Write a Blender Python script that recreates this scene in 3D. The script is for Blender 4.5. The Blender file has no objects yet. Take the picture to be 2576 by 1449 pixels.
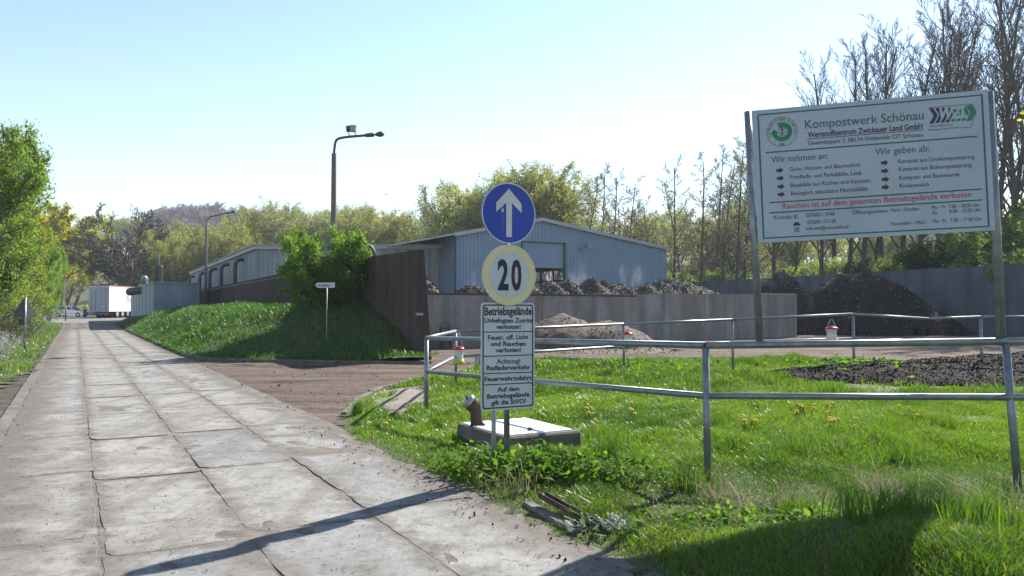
import bpy, math, random
import numpy as np
from mathutils import Vector, Matrix, noise as mnoise

# ------------------------------------------------------------------ camera
SC = bpy.context.scene
COL = SC.collection
FPX, CX, CY, HORIZ, EYE = 2000.0, 1288.0, 724.5, 775.0, 1.65   # the photograph measured at 2576 x 1449
PITCH = math.atan((HORIZ - CY) / FPX)
cam_d = bpy.data.cameras.new("camera")
cam_d.sensor_width = 36.0
cam_d.lens = 36.0 * FPX / 2576.0
cam_d.clip_start = 0.05
cam_d.clip_end = 3000.0
cam = bpy.data.objects.new("camera", cam_d)
COL.objects.link(cam)
cam.location = (0, 0, EYE)
cam.rotation_euler = (math.pi / 2 + PITCH, 0, 0)
SC.camera = cam

# ------------------------------------------------------------------ sky, sun, exposure
SUN_AZ, SUN_EL = math.radians(37.5), math.radians(38.0)        # azimuth from +Y towards +X
w = bpy.data.worlds.new("World")
SC.world = w
w.use_nodes = True
nt = w.node_tree
nt.nodes.clear()
sky = nt.nodes.new("ShaderNodeTexSky")
sky.sky_type = 'NISHITA'
sky.sun_disc = False
sky.sun_elevation = SUN_EL
sky.sun_rotation = SUN_AZ
sky.air_density = 1.0
sky.dust_density = 0.1
sky.ozone_density = 0.0
bg = nt.nodes.new("ShaderNodeBackground")
bg.inputs["Strength"].default_value = 0.078
wo = nt.nodes.new("ShaderNodeOutputWorld")
nt.links.new(sky.outputs[0], bg.inputs["Color"])
nt.links.new(bg.outputs[0], wo.inputs["Surface"])

sl = bpy.data.lights.new("sun", 'SUN')
sl.energy = 4.2
sl.angle = math.radians(0.53)
sl.color = (1.0, 0.955, 0.87)
sun = bpy.data.objects.new("sun", sl)
COL.objects.link(sun)
SUND = Vector((math.sin(SUN_AZ) * math.cos(SUN_EL), math.cos(SUN_AZ) * math.cos(SUN_EL), math.sin(SUN_EL)))
sun.rotation_euler = SUND.to_track_quat('Z', 'Y').to_euler()
sun.location = (20, 20, 40)

SC.view_settings.view_transform = 'Standard'
SC.view_settings.look = 'None'
SC.view_settings.exposure = 1.55
SC.view_settings.gamma = 1.0
SC.view_settings.use_curve_mapping = False
SC.render.engine = 'CYCLES'
SC.cycles.max_bounces = 8
SC.cycles.transparent_max_bounces = 12
SC.cycles.use_denoising = True

# ------------------------------------------------------------------ measuring helpers
_f = Vector((0, math.cos(PITCH), math.sin(PITCH)))
_u = Vector((0, -math.sin(PITCH), math.cos(PITCH)))
def ray(x, y):
    return _f * FPX + Vector((1, 0, 0)) * (x - CX) + _u * (CY - y)
def P(x, y, Y):                       # point of the place seen at (x, y), Y metres ahead
    r = ray(x, y)
    return Vector((0, 0, EYE)) + r * (Y / r.y)
def G(x, y, z=0.0):                   # point of the place seen at (x, y), at height z
    r = ray(x, y)
    return Vector((0, 0, EYE)) + r * ((z - EYE) / r.z)
RU = Vector((-0.4815, 0.8766, 0))     # along the road, away
RV = Vector((0.8766, 0.4815, 0))      # across the road, to the right
def R(s, v, z=0.0):
    p = RU * s + RV * v
    return Vector((p.x, p.y, z))
def sstep(a, b, x):
    t = np.clip((np.asarray(x, float) - a) / (b - a), 0, 1)
    return t * t * (3 - 2 * t)
def gz(x, y):                         # the yard at the far end of the road lies a little higher
    s = -0.4815 * np.asarray(x, float) + 0.8766 * np.asarray(y, float)
    return 0.47 * sstep(62, 112, s)

# ------------------------------------------------------------------ object helpers
def link(o):
    COL.objects.link(o)
    return o
def tag(o, label=None, cat=None, group=None, kind=None):
    if label: o["label"] = label
    if cat: o["category"] = cat
    if group: o["group"] = group
    if kind: o["kind"] = kind
    return o
def empty(name, loc=(0, 0, 0), rz=0.0):
    o = bpy.data.objects.new(name, None)
    o.empty_display_size = 0.2
    o.location = loc
    o.rotation_euler = (0, 0, rz)
    return link(o)
def thing(name, label, cat, loc=(0, 0, 0), rz=0.0, group=None):
    return tag(empty(name, loc, rz), label, cat, group)
def np_mesh(name, V, F, rnd=None, smooth=False):
    V = np.ascontiguousarray(V, dtype=np.float32)
    F = np.ascontiguousarray(F, dtype=np.int32)
    me = bpy.data.meshes.new(name)
    n, k = F.shape
    me.vertices.add(len(V))
    me.vertices.foreach_set("co", V.ravel())
    me.loops.add(n * k)
    me.loops.foreach_set("vertex_index", F.ravel())
    me.polygons.add(n)
    me.polygons.foreach_set("loop_start", np.arange(0, n * k, k, dtype=np.int32))
    me.polygons.foreach_set("loop_total", np.full(n, k, dtype=np.int32))
    if smooth:
        me.polygons.foreach_set("use_smooth", np.ones(n, dtype=bool))
    me.update(calc_edges=True)
    if rnd is not None:
        a = me.attributes.new("rnd", 'FLOAT', 'POINT')
        a.data.foreach_set("value", np.ascontiguousarray(rnd, dtype=np.float32))
    return me
def mobj(name, me, mat=None, parent=None, loc=None):
    o = bpy.data.objects.new(name, me)
    if mat is not None and not me.materials:
        me.materials.append(mat)
    if parent is not None: o.parent = parent
    if loc is not None: o.location = loc
    return link(o)
class MB:
    def __init__(s):
        s.v, s.f, s.sm = [], [], []
    def add(s, vs, fs, smooth=False):
        b = len(s.v)
        s.v += [tuple(p) for p in vs]
        for f in fs:
            s.f.append(tuple(i + b for i in f)); s.sm.append(smooth)
        return s
    def hexa(s, p):                   # 8 points: bottom ring 0-3, top ring 4-7
        return s.add(p, [(3, 2, 1, 0), (4, 5, 6, 7), (0, 1, 5, 4), (1, 2, 6, 5), (2, 3, 7, 6), (3, 0, 4, 7)])
    def box(s, x0, x1, y0, y1, z0, z1):
        return s.hexa([(x0, y0, z0), (x1, y0, z0), (x1, y1, z0), (x0, y1, z0), (x0, y0, z1), (x1, y0, z1), (x1, y1, z1), (x0, y1, z1)])
    def bbox(s, x0, x1, y0, y1, z0, z1, b):   # box with bevelled top and upright edges
        pts, fs = [], []
        for z, i in ((z0, 0), (z1 - b, 0), (z1, b)):
            pts += [(x0 + i + b, y0 + i, z), (x1 - i - b, y0 + i, z), (x1 - i, y0 + i + b, z), (x1 - i, y1 - i - b, z),
                    (x1 - i - b, y1 - i, z), (x0 + i + b, y1 - i, z), (x0 + i, y1 - i - b, z), (x0 + i, y0 + i + b, z)]
        for r in (0, 8):
            for i in range(8):
                j = (i + 1) % 8
                fs.append((r + i, r + j, r + 8 + j, r + 8 + i))
        fs.append(tuple(range(16, 24))); fs.append(tuple(range(7, -1, -1)))
        return s.add(pts, fs)
    def prism(s, poly, y0, y1):       # polygon in x,z pushed from y0 (front) to y1
        n = len(poly)
        vs = [(a, y0, b) for a, b in poly] + [(a, y1, b) for a, b in poly]
        fs = [tuple(range(n)), tuple(range(2 * n - 1, n - 1, -1))]
        fs += [(i, i + n, (i + 1) % n + n, (i + 1) % n) for i in range(n)]
        return s.add(vs, fs)
    def tube(s, path, rad, n=8, smooth=True, cap=True):
        path = [Vector(p) for p in path]
        m = len(path)
        if not hasattr(rad, '__len__'): rad = [rad] * m
        t0 = (path[1] - path[0]).normalized()
        a = t0.orthogonal().normalized()
        vs, fs = [], []
        for i in range(m):
            t = (path[min(i + 1, m - 1)] - path[max(i - 1, 0)])
            t = t.normalized() if t.length > 1e-9 else t0
            a = (a - t * a.dot(t))
            a = a.normalized() if a.length > 1e-6 else t.orthogonal().normalized()
            b = t.cross(a)
            for k in range(n):
                q = 2 * math.pi * k / n
                vs.append(path[i] + (a * math.cos(q) + b * math.sin(q)) * rad[i])
        for i in range(m - 1):
            for k in range(n):
                k2 = (k + 1) % n
                fs.append((i * n + k, i * n + k2, (i + 1) * n + k2, (i + 1) * n + k))
        s.add(vs, fs, smooth)
        if cap:
            b = len(s.v) - m * n
            s.f.append(tuple(b + k for k in range(n - 1, -1, -1))); s.sm.append(False)
            s.f.append(tuple(b + (m - 1) * n + k for k in range(n))); s.sm.append(False)
        return s
    def lathe(s, prof, c=(0, 0, 0), n=16, smooth=True):   # (r, z) profile round z
        vs, fs = [], []
        for r, z in prof:
            for k in range(n):
                q = 2 * math.pi * k / n
                vs.append((c[0] + r * math.cos(q), c[1] + r * math.sin(q), c[2] + z))
        for i in range(len(prof) - 1):
            for k in range(n):
                k2 = (k + 1) % n
                fs.append((i * n + k, i * n + k2, (i + 1) * n + k2, (i + 1) * n + k))
        s.add(vs, fs, smooth)
        b = len(s.v) - len(vs)
        s.f.append(tuple(b + k for k in range(n - 1, -1, -1))); s.sm.append(False)
        s.f.append(tuple(b + (len(prof) - 1) * n + k for k in range(n))); s.sm.append(False)
        return s
    def ring(s, cx, cz, r0, r1, y, n=48, a0=0.0, a1=2 * math.pi):   # flat ring facing -y
        vs, fs = [], []
        for i in range(n + 1):
            q = a0 + (a1 - a0) * i / n
            vs += [(cx + r0 * math.cos(q), y, cz + r0 * math.sin(q)), (cx + r1 * math.cos(q), y, cz + r1 * math.sin(q))]
        for i in range(n):
            fs.append((2 * i, 2 * i + 1, 2 * i + 3, 2 * i + 2))
        return s.add(vs, fs)
    def poly(s, pts, y):              # flat polygon facing -y
        return s.add([(a, y, b) for a, b in pts], [tuple(range(len(pts)))])
    def mesh(s, name="mesh"):
        me = bpy.data.meshes.new(name)
        me.from_pydata(s.v, [], s.f)
        me.polygons.foreach_set("use_smooth", s.sm)
        me.update()
        return me
    def build(s, name, mat, parent=None, loc=None):
        return mobj(name, s.mesh(name), mat, parent, loc)
def copy_tree(o, parent=None):
    c = o.copy(); link(c); c.parent = parent
    for ch in o.children:
        copy_tree(ch, c)
    return c
def in_poly(px, py, poly):
    px, py = np.asarray(px), np.asarray(py)
    ins = np.zeros(px.shape, bool)
    n = len(poly)
    for i in range(n):
        x0, y0 = poly[i][0], poly[i][1]
        x1, y1 = poly[(i + 1) % n][0], poly[(i + 1) % n][1]
        if y0 == y1: continue
        c = ((y0 > py) != (y1 > py)) & (px < (x1 - x0) * (py - y0) / (y1 - y0) + x0)
        ins ^= c
    return ins
def wav(x, y, seed, f=1.0, n=9):      # smooth cheap noise, about -1..1
    rs = np.random.RandomState(seed)
    o = np.zeros(np.shape(x))
    for i in range(n):
        a, k, ph = rs.uniform(0, 2 * math.pi), f * rs.uniform(0.5, 2.0), rs.uniform(0, 6.28)
        o = o + np.sin((np.cos(a) * x + np.sin(a) * y) * k + ph)
    return o / (n ** 0.5) * 0.8

# ------------------------------------------------------------------ materials
def mnodes(name):
    m = bpy.data.materials.new(name)
    m.use_nodes = True
    n = m.node_tree.nodes; l = m.node_tree.links
    return m, n, l, n["Principled BSDF"]
def coords(n, l, kind, scale):
    if kind == 'obj':
        c = n.new("ShaderNodeTexCoord").outputs["Object"]
    else:
        c = n.new("ShaderNodeNewGeometry").outputs["Position"]
    mp = n.new("ShaderNodeMapping")
    mp.inputs["Scale"].default_value = scale
    l.new(c, mp.inputs["Vector"])
    return mp.outputs["Vector"]
def noise_tex(n, l, vec, scale, detail=5, rough=0.6):
    t = n.new("ShaderNodeTexNoise")
    t.inputs["Scale"].default_value = scale
    t.inputs["Detail"].default_value = detail
    t.inputs["Roughness"].default_value = rough
    l.new(vec, t.inputs["Vector"])
    return t.outputs["Fac"]
def ramp(n, l, fac, stops):
    r = n.new("ShaderNodeValToRGB")
    e = r.color_ramp.elements
    while len(e) < len(stops): e.new(0.5)
    for i, (p, c) in enumerate(stops):
        e[i].position = p
        e[i].color = (c[0], c[1], c[2], 1) if hasattr(c, '__len__') else (c, c, c, 1)
    l.new(fac, r.inputs["Fac"])
    return r.outputs["Color"]
def mixc(n, l, fac, a, b, mode='MIX'):
    x = n.new("ShaderNodeMix"); x.data_type = 'RGBA'; x.blend_type = mode
    if hasattr(fac, 'node'): l.new(fac, x.inputs[0])
    else: x.inputs[0].default_value = fac
    for i, c in ((6, a), (7, b)):
        if hasattr(c, 'node'): l.new(c, x.inputs[i])
        else: x.inputs[i].default_value = (c[0], c[1], c[2], 1)
    return x.outputs[2]
def bump(n, l, bs, h, strength, dist=0.02):
    b = n.new("ShaderNodeBump")
    b.inputs["Strength"].default_value = strength
    b.inputs["Distance"].default_value = dist
    l.new(h, b.inputs["Height"]); l.new(b.outputs[0], bs.inputs["Normal"])
def pm(name, c1, c2, scale=3.0, rough=0.8, metal=0.0, bmp=0.0, kind='pos', stretch=(1, 1, 1), c3=None, scale2=25.0, amt2=0.5, lo=0.35, hi=0.65, spec=0.4):
    """two-tone noise, a finer speckle c3 over it, optional relief"""
    m, n, l, b = mnodes(name)
    v = coords(n, l, kind, stretch)
    f = noise_tex(n, l, v, scale)
    col = ramp(n, l, f, [(lo, c1), (hi, c2)])
    f2 = noise_tex(n, l, v, scale2, 4, 0.7)
    if c3 is not None:
        k = ramp(n, l, f2, [(0.5, 0.0), (0.68, amt2)])
        col = mixc(n, l, k, col, c3)
    l.new(col, b.inputs["Base Color"])
    b.inputs["Roughness"].default_value = rough
    b.inputs["Metallic"].default_value = metal
    b.inputs["Specular IOR Level"].default_value = spec
    if bmp: bump(n, l, b, f2, bmp)
    return m
def leafmat(name, c1, c2, trans=0.5, tcol=None, rough=0.55, spec=0.25, under=None):
    """thin leaf: reflects one colour, lets light through with another; 'rnd' varies it leaf by leaf"""
    m, n, l, b = mnodes(name)
    at = n.new("ShaderNodeAttribute"); at.attribute_name = "rnd"
    oi = n.new("ShaderNodeObjectInfo")
    col = ramp(n, l, at.outputs["Fac"], [(0.0, c1), (1.0, c2)] if under is None else [(0.0, c1), (0.90, c2), (0.97, under), (1.0, under)])
    hs = n.new("ShaderNodeHueSaturation")
    mr = n.new("ShaderNodeMapRange")
    mr.inputs["To Min"].default_value = 0.8; mr.inputs["To Max"].default_value = 1.15
    l.new(oi.outputs["Random"], mr.inputs["Value"]); l.new(mr.outputs[0], hs.inputs["Value"])
    l.new(col, hs.inputs["Color"])
    l.new(hs.outputs[0], b.inputs["Base Color"])
    b.inputs["Roughness"].default_value = rough
    b.inputs["Specular IOR Level"].default_value = spec
    t = n.new("ShaderNodeBsdfTranslucent")
    if tcol is None: tcol = (1.5, 1.35, 0.6)
    tc = mixc(n, l, 1.0, hs.outputs[0], tcol, 'MULTIPLY')
    l.new(tc, t.inputs["Color"])
    ms = n.new("ShaderNodeMixShader"); ms.inputs[0].default_value = trans
    l.new(b.outputs[0], ms.inputs[1]); l.new(t.outputs[0], ms.inputs[2])
    l.new(ms.outputs[0], n["Material Output"].inputs["Surface"])
    return m
def plain(name, c, rough=0.6, metal=0.0, spec=0.4):
    k = 0.82
    return pm(name, c, tuple(x * k for x in c), 6.0, rough, metal, kind='obj', spec=spec)

M = {}
M['galv'] = pm('galvanised_steel', (0.15, 0.165, 0.18), (0.24, 0.255, 0.27), 9, 0.40, 0.5, 0.08, c3=(0.24, 0.23, 0.21), scale2=40)
M['steel_dark'] = pm('dark_steel', (0.05, 0.055, 0.06), (0.08, 0.08, 0.085), 8, 0.55, 0.3)
M['alu'] = pm('sign_back', (0.22, 0.23, 0.235), (0.28, 0.29, 0.295), 5, 0.5, 0.4)
M['white_sign'] = pm('white_sign_sheet', (0.50, 0.52, 0.55), (0.44, 0.46, 0.49), 2.5, 0.45, kind='obj', c3=(0.5, 0.5, 0.48), scale2=60, amt2=0.25)
M['board_white'] = pm('white_board_sheet', (0.36, 0.405, 0.465), (0.31, 0.355, 0.41), 1.8, 0.5, kind='obj', c3=(0.5, 0.52, 0.52), scale2=50, amt2=0.2)
M['sign_blue'] = pm('blue_sign_sheet', (0.012, 0.05, 0.36), (0.010, 0.042, 0.31), 3, 0.45, kind='obj')
M['sign_grey'] = pm('worn_white_sheet', (0.60, 0.60, 0.56), (0.50, 0.50, 0.47), 6, 0.5, kind='obj', c3=(0.38, 0.38, 0.34), scale2=40, amt2=0.4)
M['sign_cream'] = pm('faded_red_sheet', (0.66, 0.58, 0.28), (0.60, 0.53, 0.27), 4, 0.5, kind='obj')
M['ink'] = plain('black_ink', (0.016, 0.016, 0.022), 0.5)
M['ink_fade'] = plain('faded_ink', (0.10, 0.085, 0.085), 0.5)
M['teal'] = plain('teal_ink', (0.010, 0.12, 0.105), 0.5)
M['green_ink'] = plain('green_ink', (0.012, 0.19, 0.075), 0.5)
M['green_text'] = plain('grey_green_ink', (0.03, 0.14, 0.11), 0.5)
M['purple_ink'] = plain('purple_ink', (0.045, 0.018, 0.07), 0.5)
M['red_ink'] = plain('red_ink', (0.45, 0.03, 0.06), 0.5)
M['text_dark'] = plain('dark_text_ink', (0.02, 0.03, 0.035), 0.5)
M['rust'] = pm('rusty_steel', (0.055, 0.034, 0.026), (0.095, 0.058, 0.044), 14, 0.85, 0.1, 0.3, c3=(0.05, 0.03, 0.02))
M['concrete'] = pm('concrete', (0.15, 0.14, 0.125), (0.25, 0.235, 0.21), 1.6, 0.9, bmp=0.15, c3=(0.18, 0.17, 0.155), scale2=9, amt2=0.4)
M['white_plate'] = pm('white_painted_concrete', (0.80, 0.80, 0.80), (0.72, 0.72, 0.70), 2, 0.6, c3=(0.45, 0.44, 0.42), scale2=14, amt2=0.5)
M['plastic_white'] = plain('white_plastic', (0.72, 0.72, 0.70), 0.35)
M['red'] = plain('red_plastic', (0.55, 0.03, 0.02), 0.35)
M['yellow_fluid'] = plain('yellow_bait', (0.50, 0.48, 0.02), 0.35)
M['orange'] = pm('orange_plastic', (0.50, 0.17, 0.03), (0.40, 0.13, 0.03), 5, 0.6)
M['bark'] = pm('bark', (0.055, 0.045, 0.036), (0.105, 0.09, 0.07), 5, 0.9, bmp=0.5, stretch=(1, 1, 0.25))
M['bark_pale'] = pm('pale_twigs', (0.14, 0.12, 0.10), (0.20, 0.175, 0.15), 5, 0.9, bmp=0.3, stretch=(1, 1, 0.25))
M['twig_grey'] = pm('grey_violet_twigs', (0.22, 0.19, 0.195), (0.30, 0.265, 0.265), 3, 0.9)
def slab_mat():
    m, n, l, b = mnodes('road_slab_concrete')
    pos = coords(n, l, 'pos', (1, 1, 1))
    f1 = noise_tex(n, l, pos, 0.9, 6, 0.6)
    f2 = noise_tex(n, l, pos, 48, 4, 0.85)
    f3 = noise_tex(n, l, pos, 4.5, 6, 0.65)
    base = ramp(n, l, f1, [(0.3, (0.205, 0.199, 0.186)), (0.55, (0.275, 0.268, 0.253)), (0.75, (0.33, 0.323, 0.307))])
    grit = ramp(n, l, f2, [(0.28, 0.30), (0.42, 0.90), (0.60, 1.0), (0.72, 1.55)])
    col = mixc(n, l, 1.0, base, grit, 'MULTIPLY')
    oi = n.new("ShaderNodeObjectInfo")
    tint = ramp(n, l, oi.outputs["Random"], [(0.0, (0.85, 0.865, 0.89)), (0.35, (0.97, 0.98, 0.99)), (0.7, (0.95, 0.92, 0.87)), (1.0, (1.06, 1.03, 0.98))])
    col = mixc(n, l, 1.0, col, tint, 'MULTIPLY')
    # soil worked in along the edges
    oc = n.new("ShaderNodeTexCoord")
    sp = n.new("ShaderNodeSeparateXYZ"); l.new(oc.outputs["Object"], sp.inputs[0])
    def edge(out, half, wid):
        a = n.new("ShaderNodeMath"); a.operation = 'ABSOLUTE'; l.new(out, a.inputs[0])
        r = n.new("ShaderNodeMapRange"); r.inputs["From Min"].default_value = half - wid; r.inputs["From Max"].default_value = half
        l.new(a.outputs[0], r.inputs["Value"]); return r.outputs[0]
    ex, ey = edge(sp.outputs["X"], 0.47, 0.20), edge(sp.outputs["Y"], 1.29, 0.12)
    mx = n.new("ShaderNodeMath"); mx.operation = 'MAXIMUM'; l.new(ex, mx.inputs[0]); l.new(ey, mx.inputs[1])
    ad = n.new("ShaderNodeMath"); ad.operation = 'MULTIPLY_ADD'; l.new(mx.outputs[0], ad.inputs[0]); ad.inputs[1].default_value = 0.22; l.new(f3, ad.inputs[2])
    k = ramp(n, l, ad.outputs[0], [(0.50, 0.0), (0.74, 0.85)])
    col = mixc(n, l, k, col, (0.112, 0.094, 0.078))
    # scuffs that run across the road
    sv = coords(n, l, 'obj', (0.7, 7.0, 1))
    f4 = noise_tex(n, l, sv, 2.2, 6, 0.75)
    k2 = ramp(n, l, f4, [(0.58, 0.0), (0.68, 0.75)])
    col = mixc(n, l, k2, col, (0.12, 0.102, 0.088))
    # soil carried on to both sides of the road
    dt = n.new("ShaderNodeVectorMath"); dt.operation = 'DOT_PRODUCT'; dt.inputs[1].default_value = (0.8766, 0.4815, 0)
    l.new(n.new("ShaderNodeNewGeometry").outputs["Position"], dt.inputs[0])
    off = n.new("ShaderNodeMath"); off.operation = 'SUBTRACT'; l.new(dt.outputs["Value"], off.inputs[0]); off.inputs[1].default_value = 1.25
    ab = n.new("ShaderNodeMath"); ab.operation = 'ABSOLUTE'; l.new(off.outputs[0], ab.inputs[0])
    mr = n.new("ShaderNodeMapRange"); mr.inputs["From Min"].default_value = 1.15; mr.inputs["From Max"].default_value = 2.1; mr.inputs["To Max"].default_value = 0.5
    l.new(ab.outputs[0], mr.inputs["Value"])
    f5 = noise_tex(n, l, pos, 1.7, 7, 0.7)
    a5 = n.new("ShaderNodeMath"); a5.operation = 'ADD'; l.new(mr.outputs[0], a5.inputs[0]); l.new(f5, a5.inputs[1])
    col = mixc(n, l, ramp(n, l, a5.outputs[0], [(0.56, 0.0), (0.84, 0.95)]), col, (0.118, 0.098, 0.083))
    # wheel tracks run along the road
    mt_ = n.new("ShaderNodeMapping"); mt_.inputs["Rotation"].default_value = (0, 0, -math.atan2(0.4815, 0.8766)); mt_.inputs["Scale"].default_value = (2.4, 0.10, 1)
    l.new(n.new("ShaderNodeNewGeometry").outputs["Position"], mt_.inputs["Vector"])
    f7 = noise_tex(n, l, mt_.outputs[0], 1.3, 6, 0.7)
    col = mixc(n, l, ramp(n, l, f7, [(0.50, 0.0), (0.68, 0.7)]), col, (0.130, 0.112, 0.096))
    f8 = noise_tex(n, l, pos, 14, 5, 0.8)
    col = mixc(n, l, 1.0, col, ramp(n, l, f8, [(0.34, 0.5), (0.45, 0.95), (0.62, 1.0), (0.72, 1.2)]), 'MULTIPLY')
    l.new(col, b.inputs["Base Color"])
    b.inputs["Roughness"].default_value = 0.88
    b.inputs["Specular IOR Level"].default_value = 0.3
    bump(n, l, b, f2, 0.35, 0.01)
    return m
def dirt_mat(name, a, bb, c, puddles=False):
    m, n, l, b = mnodes(name)
    pos = coords(n, l, 'pos', (1, 1, 1))
    mp = n.new("ShaderNodeMapping"); mp.inputs["Rotation"].default_value = (0, 0, math.radians(-32)); mp.inputs["Scale"].default_value = (0.35, 1.3, 1)
    l.new(pos, mp.inputs["Vector"])
    f1 = noise_tex(n, l, mp.outputs[0], 0.9, 7, 0.65)          # wheel tracks
    f2 = noise_tex(n, l, pos, 28, 4, 0.8)
    f3 = noise_tex(n, l, pos, 0.35, 5, 0.6)
    col = ramp(n, l, f1, [(0.34, a), (0.5, bb), (0.68, c)])
    col = mixc(n, l, ramp(n, l, f3, [(0.4, 0.0), (0.65, 0.45)]), col, bb)
    f6 = noise_tex(n, l, pos, 5.0, 6, 0.75)
    col = mixc(n, l, 1.0, col, ramp(n, l, f6, [(0.32, 0.45), (0.5, 1.0), (0.7, 1.25)]), 'MULTIPLY')
    col = mixc(n, l, 1.0, col, ramp(n, l, f2, [(0.3, 0.5), (0.5, 1.0), (0.75, 1.3)]), 'MULTIPLY')
    l.new(col, b.inputs["Base Color"])
    b.inputs["Roughness"].default_value = 0.95
    b.inputs["Specular IOR Level"].default_value = 0.2
    s = n.new("ShaderNodeMath"); s.operation = 'ADD'; l.new(f1, s.inputs[0]); l.new(f2, s.inputs[1])
    bump(n, l, b, s.outputs[0], 1.0, 0.10)
    return m
def streaky(name, c1, c2, dark, zs=0.12, rough=0.85, scale=2.2, rusty=None, lo=0.42, hi=0.62, fine=16):
    """cast or sheet wall: cloudy tone with run marks downwards"""
    m, n, l, b = mnodes(name)
    v1 = coords(n, l, 'pos', (1, 1, 1)); v2 = coords(n, l, 'pos', (1, 1, zs))
    f1 = noise_tex(n, l, v1, 0.7, 5, 0.6); f2 = noise_tex(n, l, v2, scale, 6, 0.65); f3 = noise_tex(n, l, v1, fine, 3, 0.7)
    col = ramp(n, l, f1, [(0.35, c1), (0.65, c2)])
    col = mixc(n, l, ramp(n, l, f2, [(lo, 0.0), (hi, 0.75)]), col, dark)
    if rusty: 
        f4 = noise_tex(n, l, v2, scale * 0.6, 4, 0.6)
        col = mixc(n, l, ramp(n, l, f4, [(0.5, 0.0), (0.7, 0.6)]), col, rusty)
    col = mixc(n, l, 1.0, col, ramp(n, l, f3, [(0.3, 0.85), (0.7, 1.12)]), 'MULTIPLY')
    l.new(col, b.inputs["Base Color"]); b.inputs["Roughness"].default_value = rough
    b.inputs["Specular IOR Level"].default_value = 0.3
    bump(n, l, b, f3, 0.15, 0.01)
    return m
M['slab'] = slab_mat()
M['dirt'] = dirt_mat('yard_dirt', (0.065, 0.046, 0.036), (0.18, 0.132, 0.104), (0.27, 0.208, 0.168))
M['shoulder'] = dirt_mat('shoulder_dirt', (0.07, 0.058, 0.048), (0.135, 0.112, 0.092), (0.20, 0.17, 0.145))
M['joint_soil'] = pm('joint_soil', (0.095, 0.080, 0.067), (0.17, 0.147, 0.125), 2.2, 0.95, bmp=0.6, c3=(0.04, 0.034, 0.03), scale2=12, amt2=0.7)
M['asphalt'] = pm('far_asphalt', (0.13, 0.125, 0.12), (0.20, 0.19, 0.18), 0.4, 0.9, bmp=0.2, c3=(0.08, 0.075, 0.07), scale2=6)
M['field'] = pm('field_ground', (0.055, 0.075, 0.022), (0.10, 0.085, 0.05), 0.12, 0.95, bmp=0.3, c3=(0.05, 0.05, 0.03), scale2=3)
M['soil'] = pm('lawn_soil', (0.035, 0.055, 0.012), (0.07, 0.075, 0.028), 1.3, 0.95, bmp=0.6, c3=(0.06, 0.045, 0.03), scale2=9, amt2=0.7)
M['gravel'] = pm('pinkish_gravel', (0.17, 0.135, 0.115), (0.27, 0.22, 0.19), 18, 0.9, bmp=0.8, c3=(0.13, 0.105, 0.09), scale2=60, amt2=0.7)
M['brown_wall'] = streaky('brown_stained_concrete', (0.058, 0.043, 0.037), (0.088, 0.067, 0.058), (0.032, 0.023, 0.021), 0.05, scale=3.0, rusty=(0.075, 0.043, 0.03))
M['low_wall'] = streaky('stained_grey_concrete', (0.205, 0.20, 0.20), (0.275, 0.265, 0.26), (0.115, 0.098, 0.088), 0.15, scale=1.3, rusty=(0.19, 0.15, 0.12))
M['dark_wall'] = streaky('dark_blue_grey_concrete', (0.085, 0.10, 0.12), (0.115, 0.13, 0.15), (0.05, 0.055, 0.065), 0.2, scale=1.0)
M['hall_conc'] = streaky('weathered_concrete_panel', (0.25, 0.28, 0.31), (0.31, 0.34, 0.37), (0.14, 0.155, 0.17), 0.06, scale=2.4)
M['hall_sheet'] = pm('blue_grey_sheet_metal', (0.165, 0.245, 0.34), (0.185, 0.268, 0.365), 0.5, 0.5, 0.1, c3=(0.14, 0.21, 0.29), scale2=4, amt2=0.3)
M['roof_sheet'] = pm('grey_roof_sheet', (0.30, 0.33, 0.36), (0.36, 0.39, 0.42), 0.8, 0.5, 0.2)
M['container'] = streaky('blue_grey_painted_steel', (0.22, 0.285, 0.345), (0.25, 0.32, 0.38), (0.17, 0.215, 0.25), 0.1, scale=1.0, rough=0.5)
M['green_steel'] = plain('green_painted_steel', (0.02, 0.12, 0.055), 0.5)

# ------------------------------------------------------------------ ground (reaches the horizon)
def grid_sheet(name, xs, ys, zf, mat, keep=None, parent=None):
    X, Y = np.meshgrid(xs, ys)
    Z = zf(X, Y)
    V = np.stack([X.ravel(), Y.ravel(), Z.ravel()], 1)
    nx, ny = len(xs), len(ys)
    i = np.arange(nx - 1)[None, :] + np.arange(ny - 1)[:, None] * nx
    F = np.stack([i, i + 1, i + nx + 1, i + nx], -1).reshape(-1, 4)
    if keep is not None:
        c = V[F].mean(1)
        F = F[keep(c[:, 0], c[:, 1])]
        used = np.unique(F)
        mp = np.zeros(len(V), int); mp[used] = np.arange(len(used))
        V, F = V[used], mp[F]
    return mobj(name, np_mesh(name, V, F, smooth=True), mat, parent)
def hill_z(x, y):
    d = np.hypot(x + 10, y)
    ridge = sstep(150, 340, d) * (9 + 14 * np.exp(-((x + 112) / 62.0) ** 2)) + 4.0 * sstep(600, 1400, d)
    return gz(x, y) * (1 - sstep(120, 150, d)) + 0.47 * sstep(120, 150, d) * (x < 0) + ridge * sstep(140, 220, y)
gx = np.concatenate([np.linspace(-700, -160, 12), np.linspace(-150, 150, 76), np.linspace(160, 700, 12)])
gy = np.concatenate([np.linspace(-200, -20, 8), np.linspace(-16, 180, 50), np.linspace(190, 420, 24), np.linspace(460, 800, 6)])
tag(grid_sheet('ground', gx, gy, lambda x, y: hill_z(x, y) - 0.16, M['field']), kind='structure')

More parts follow.
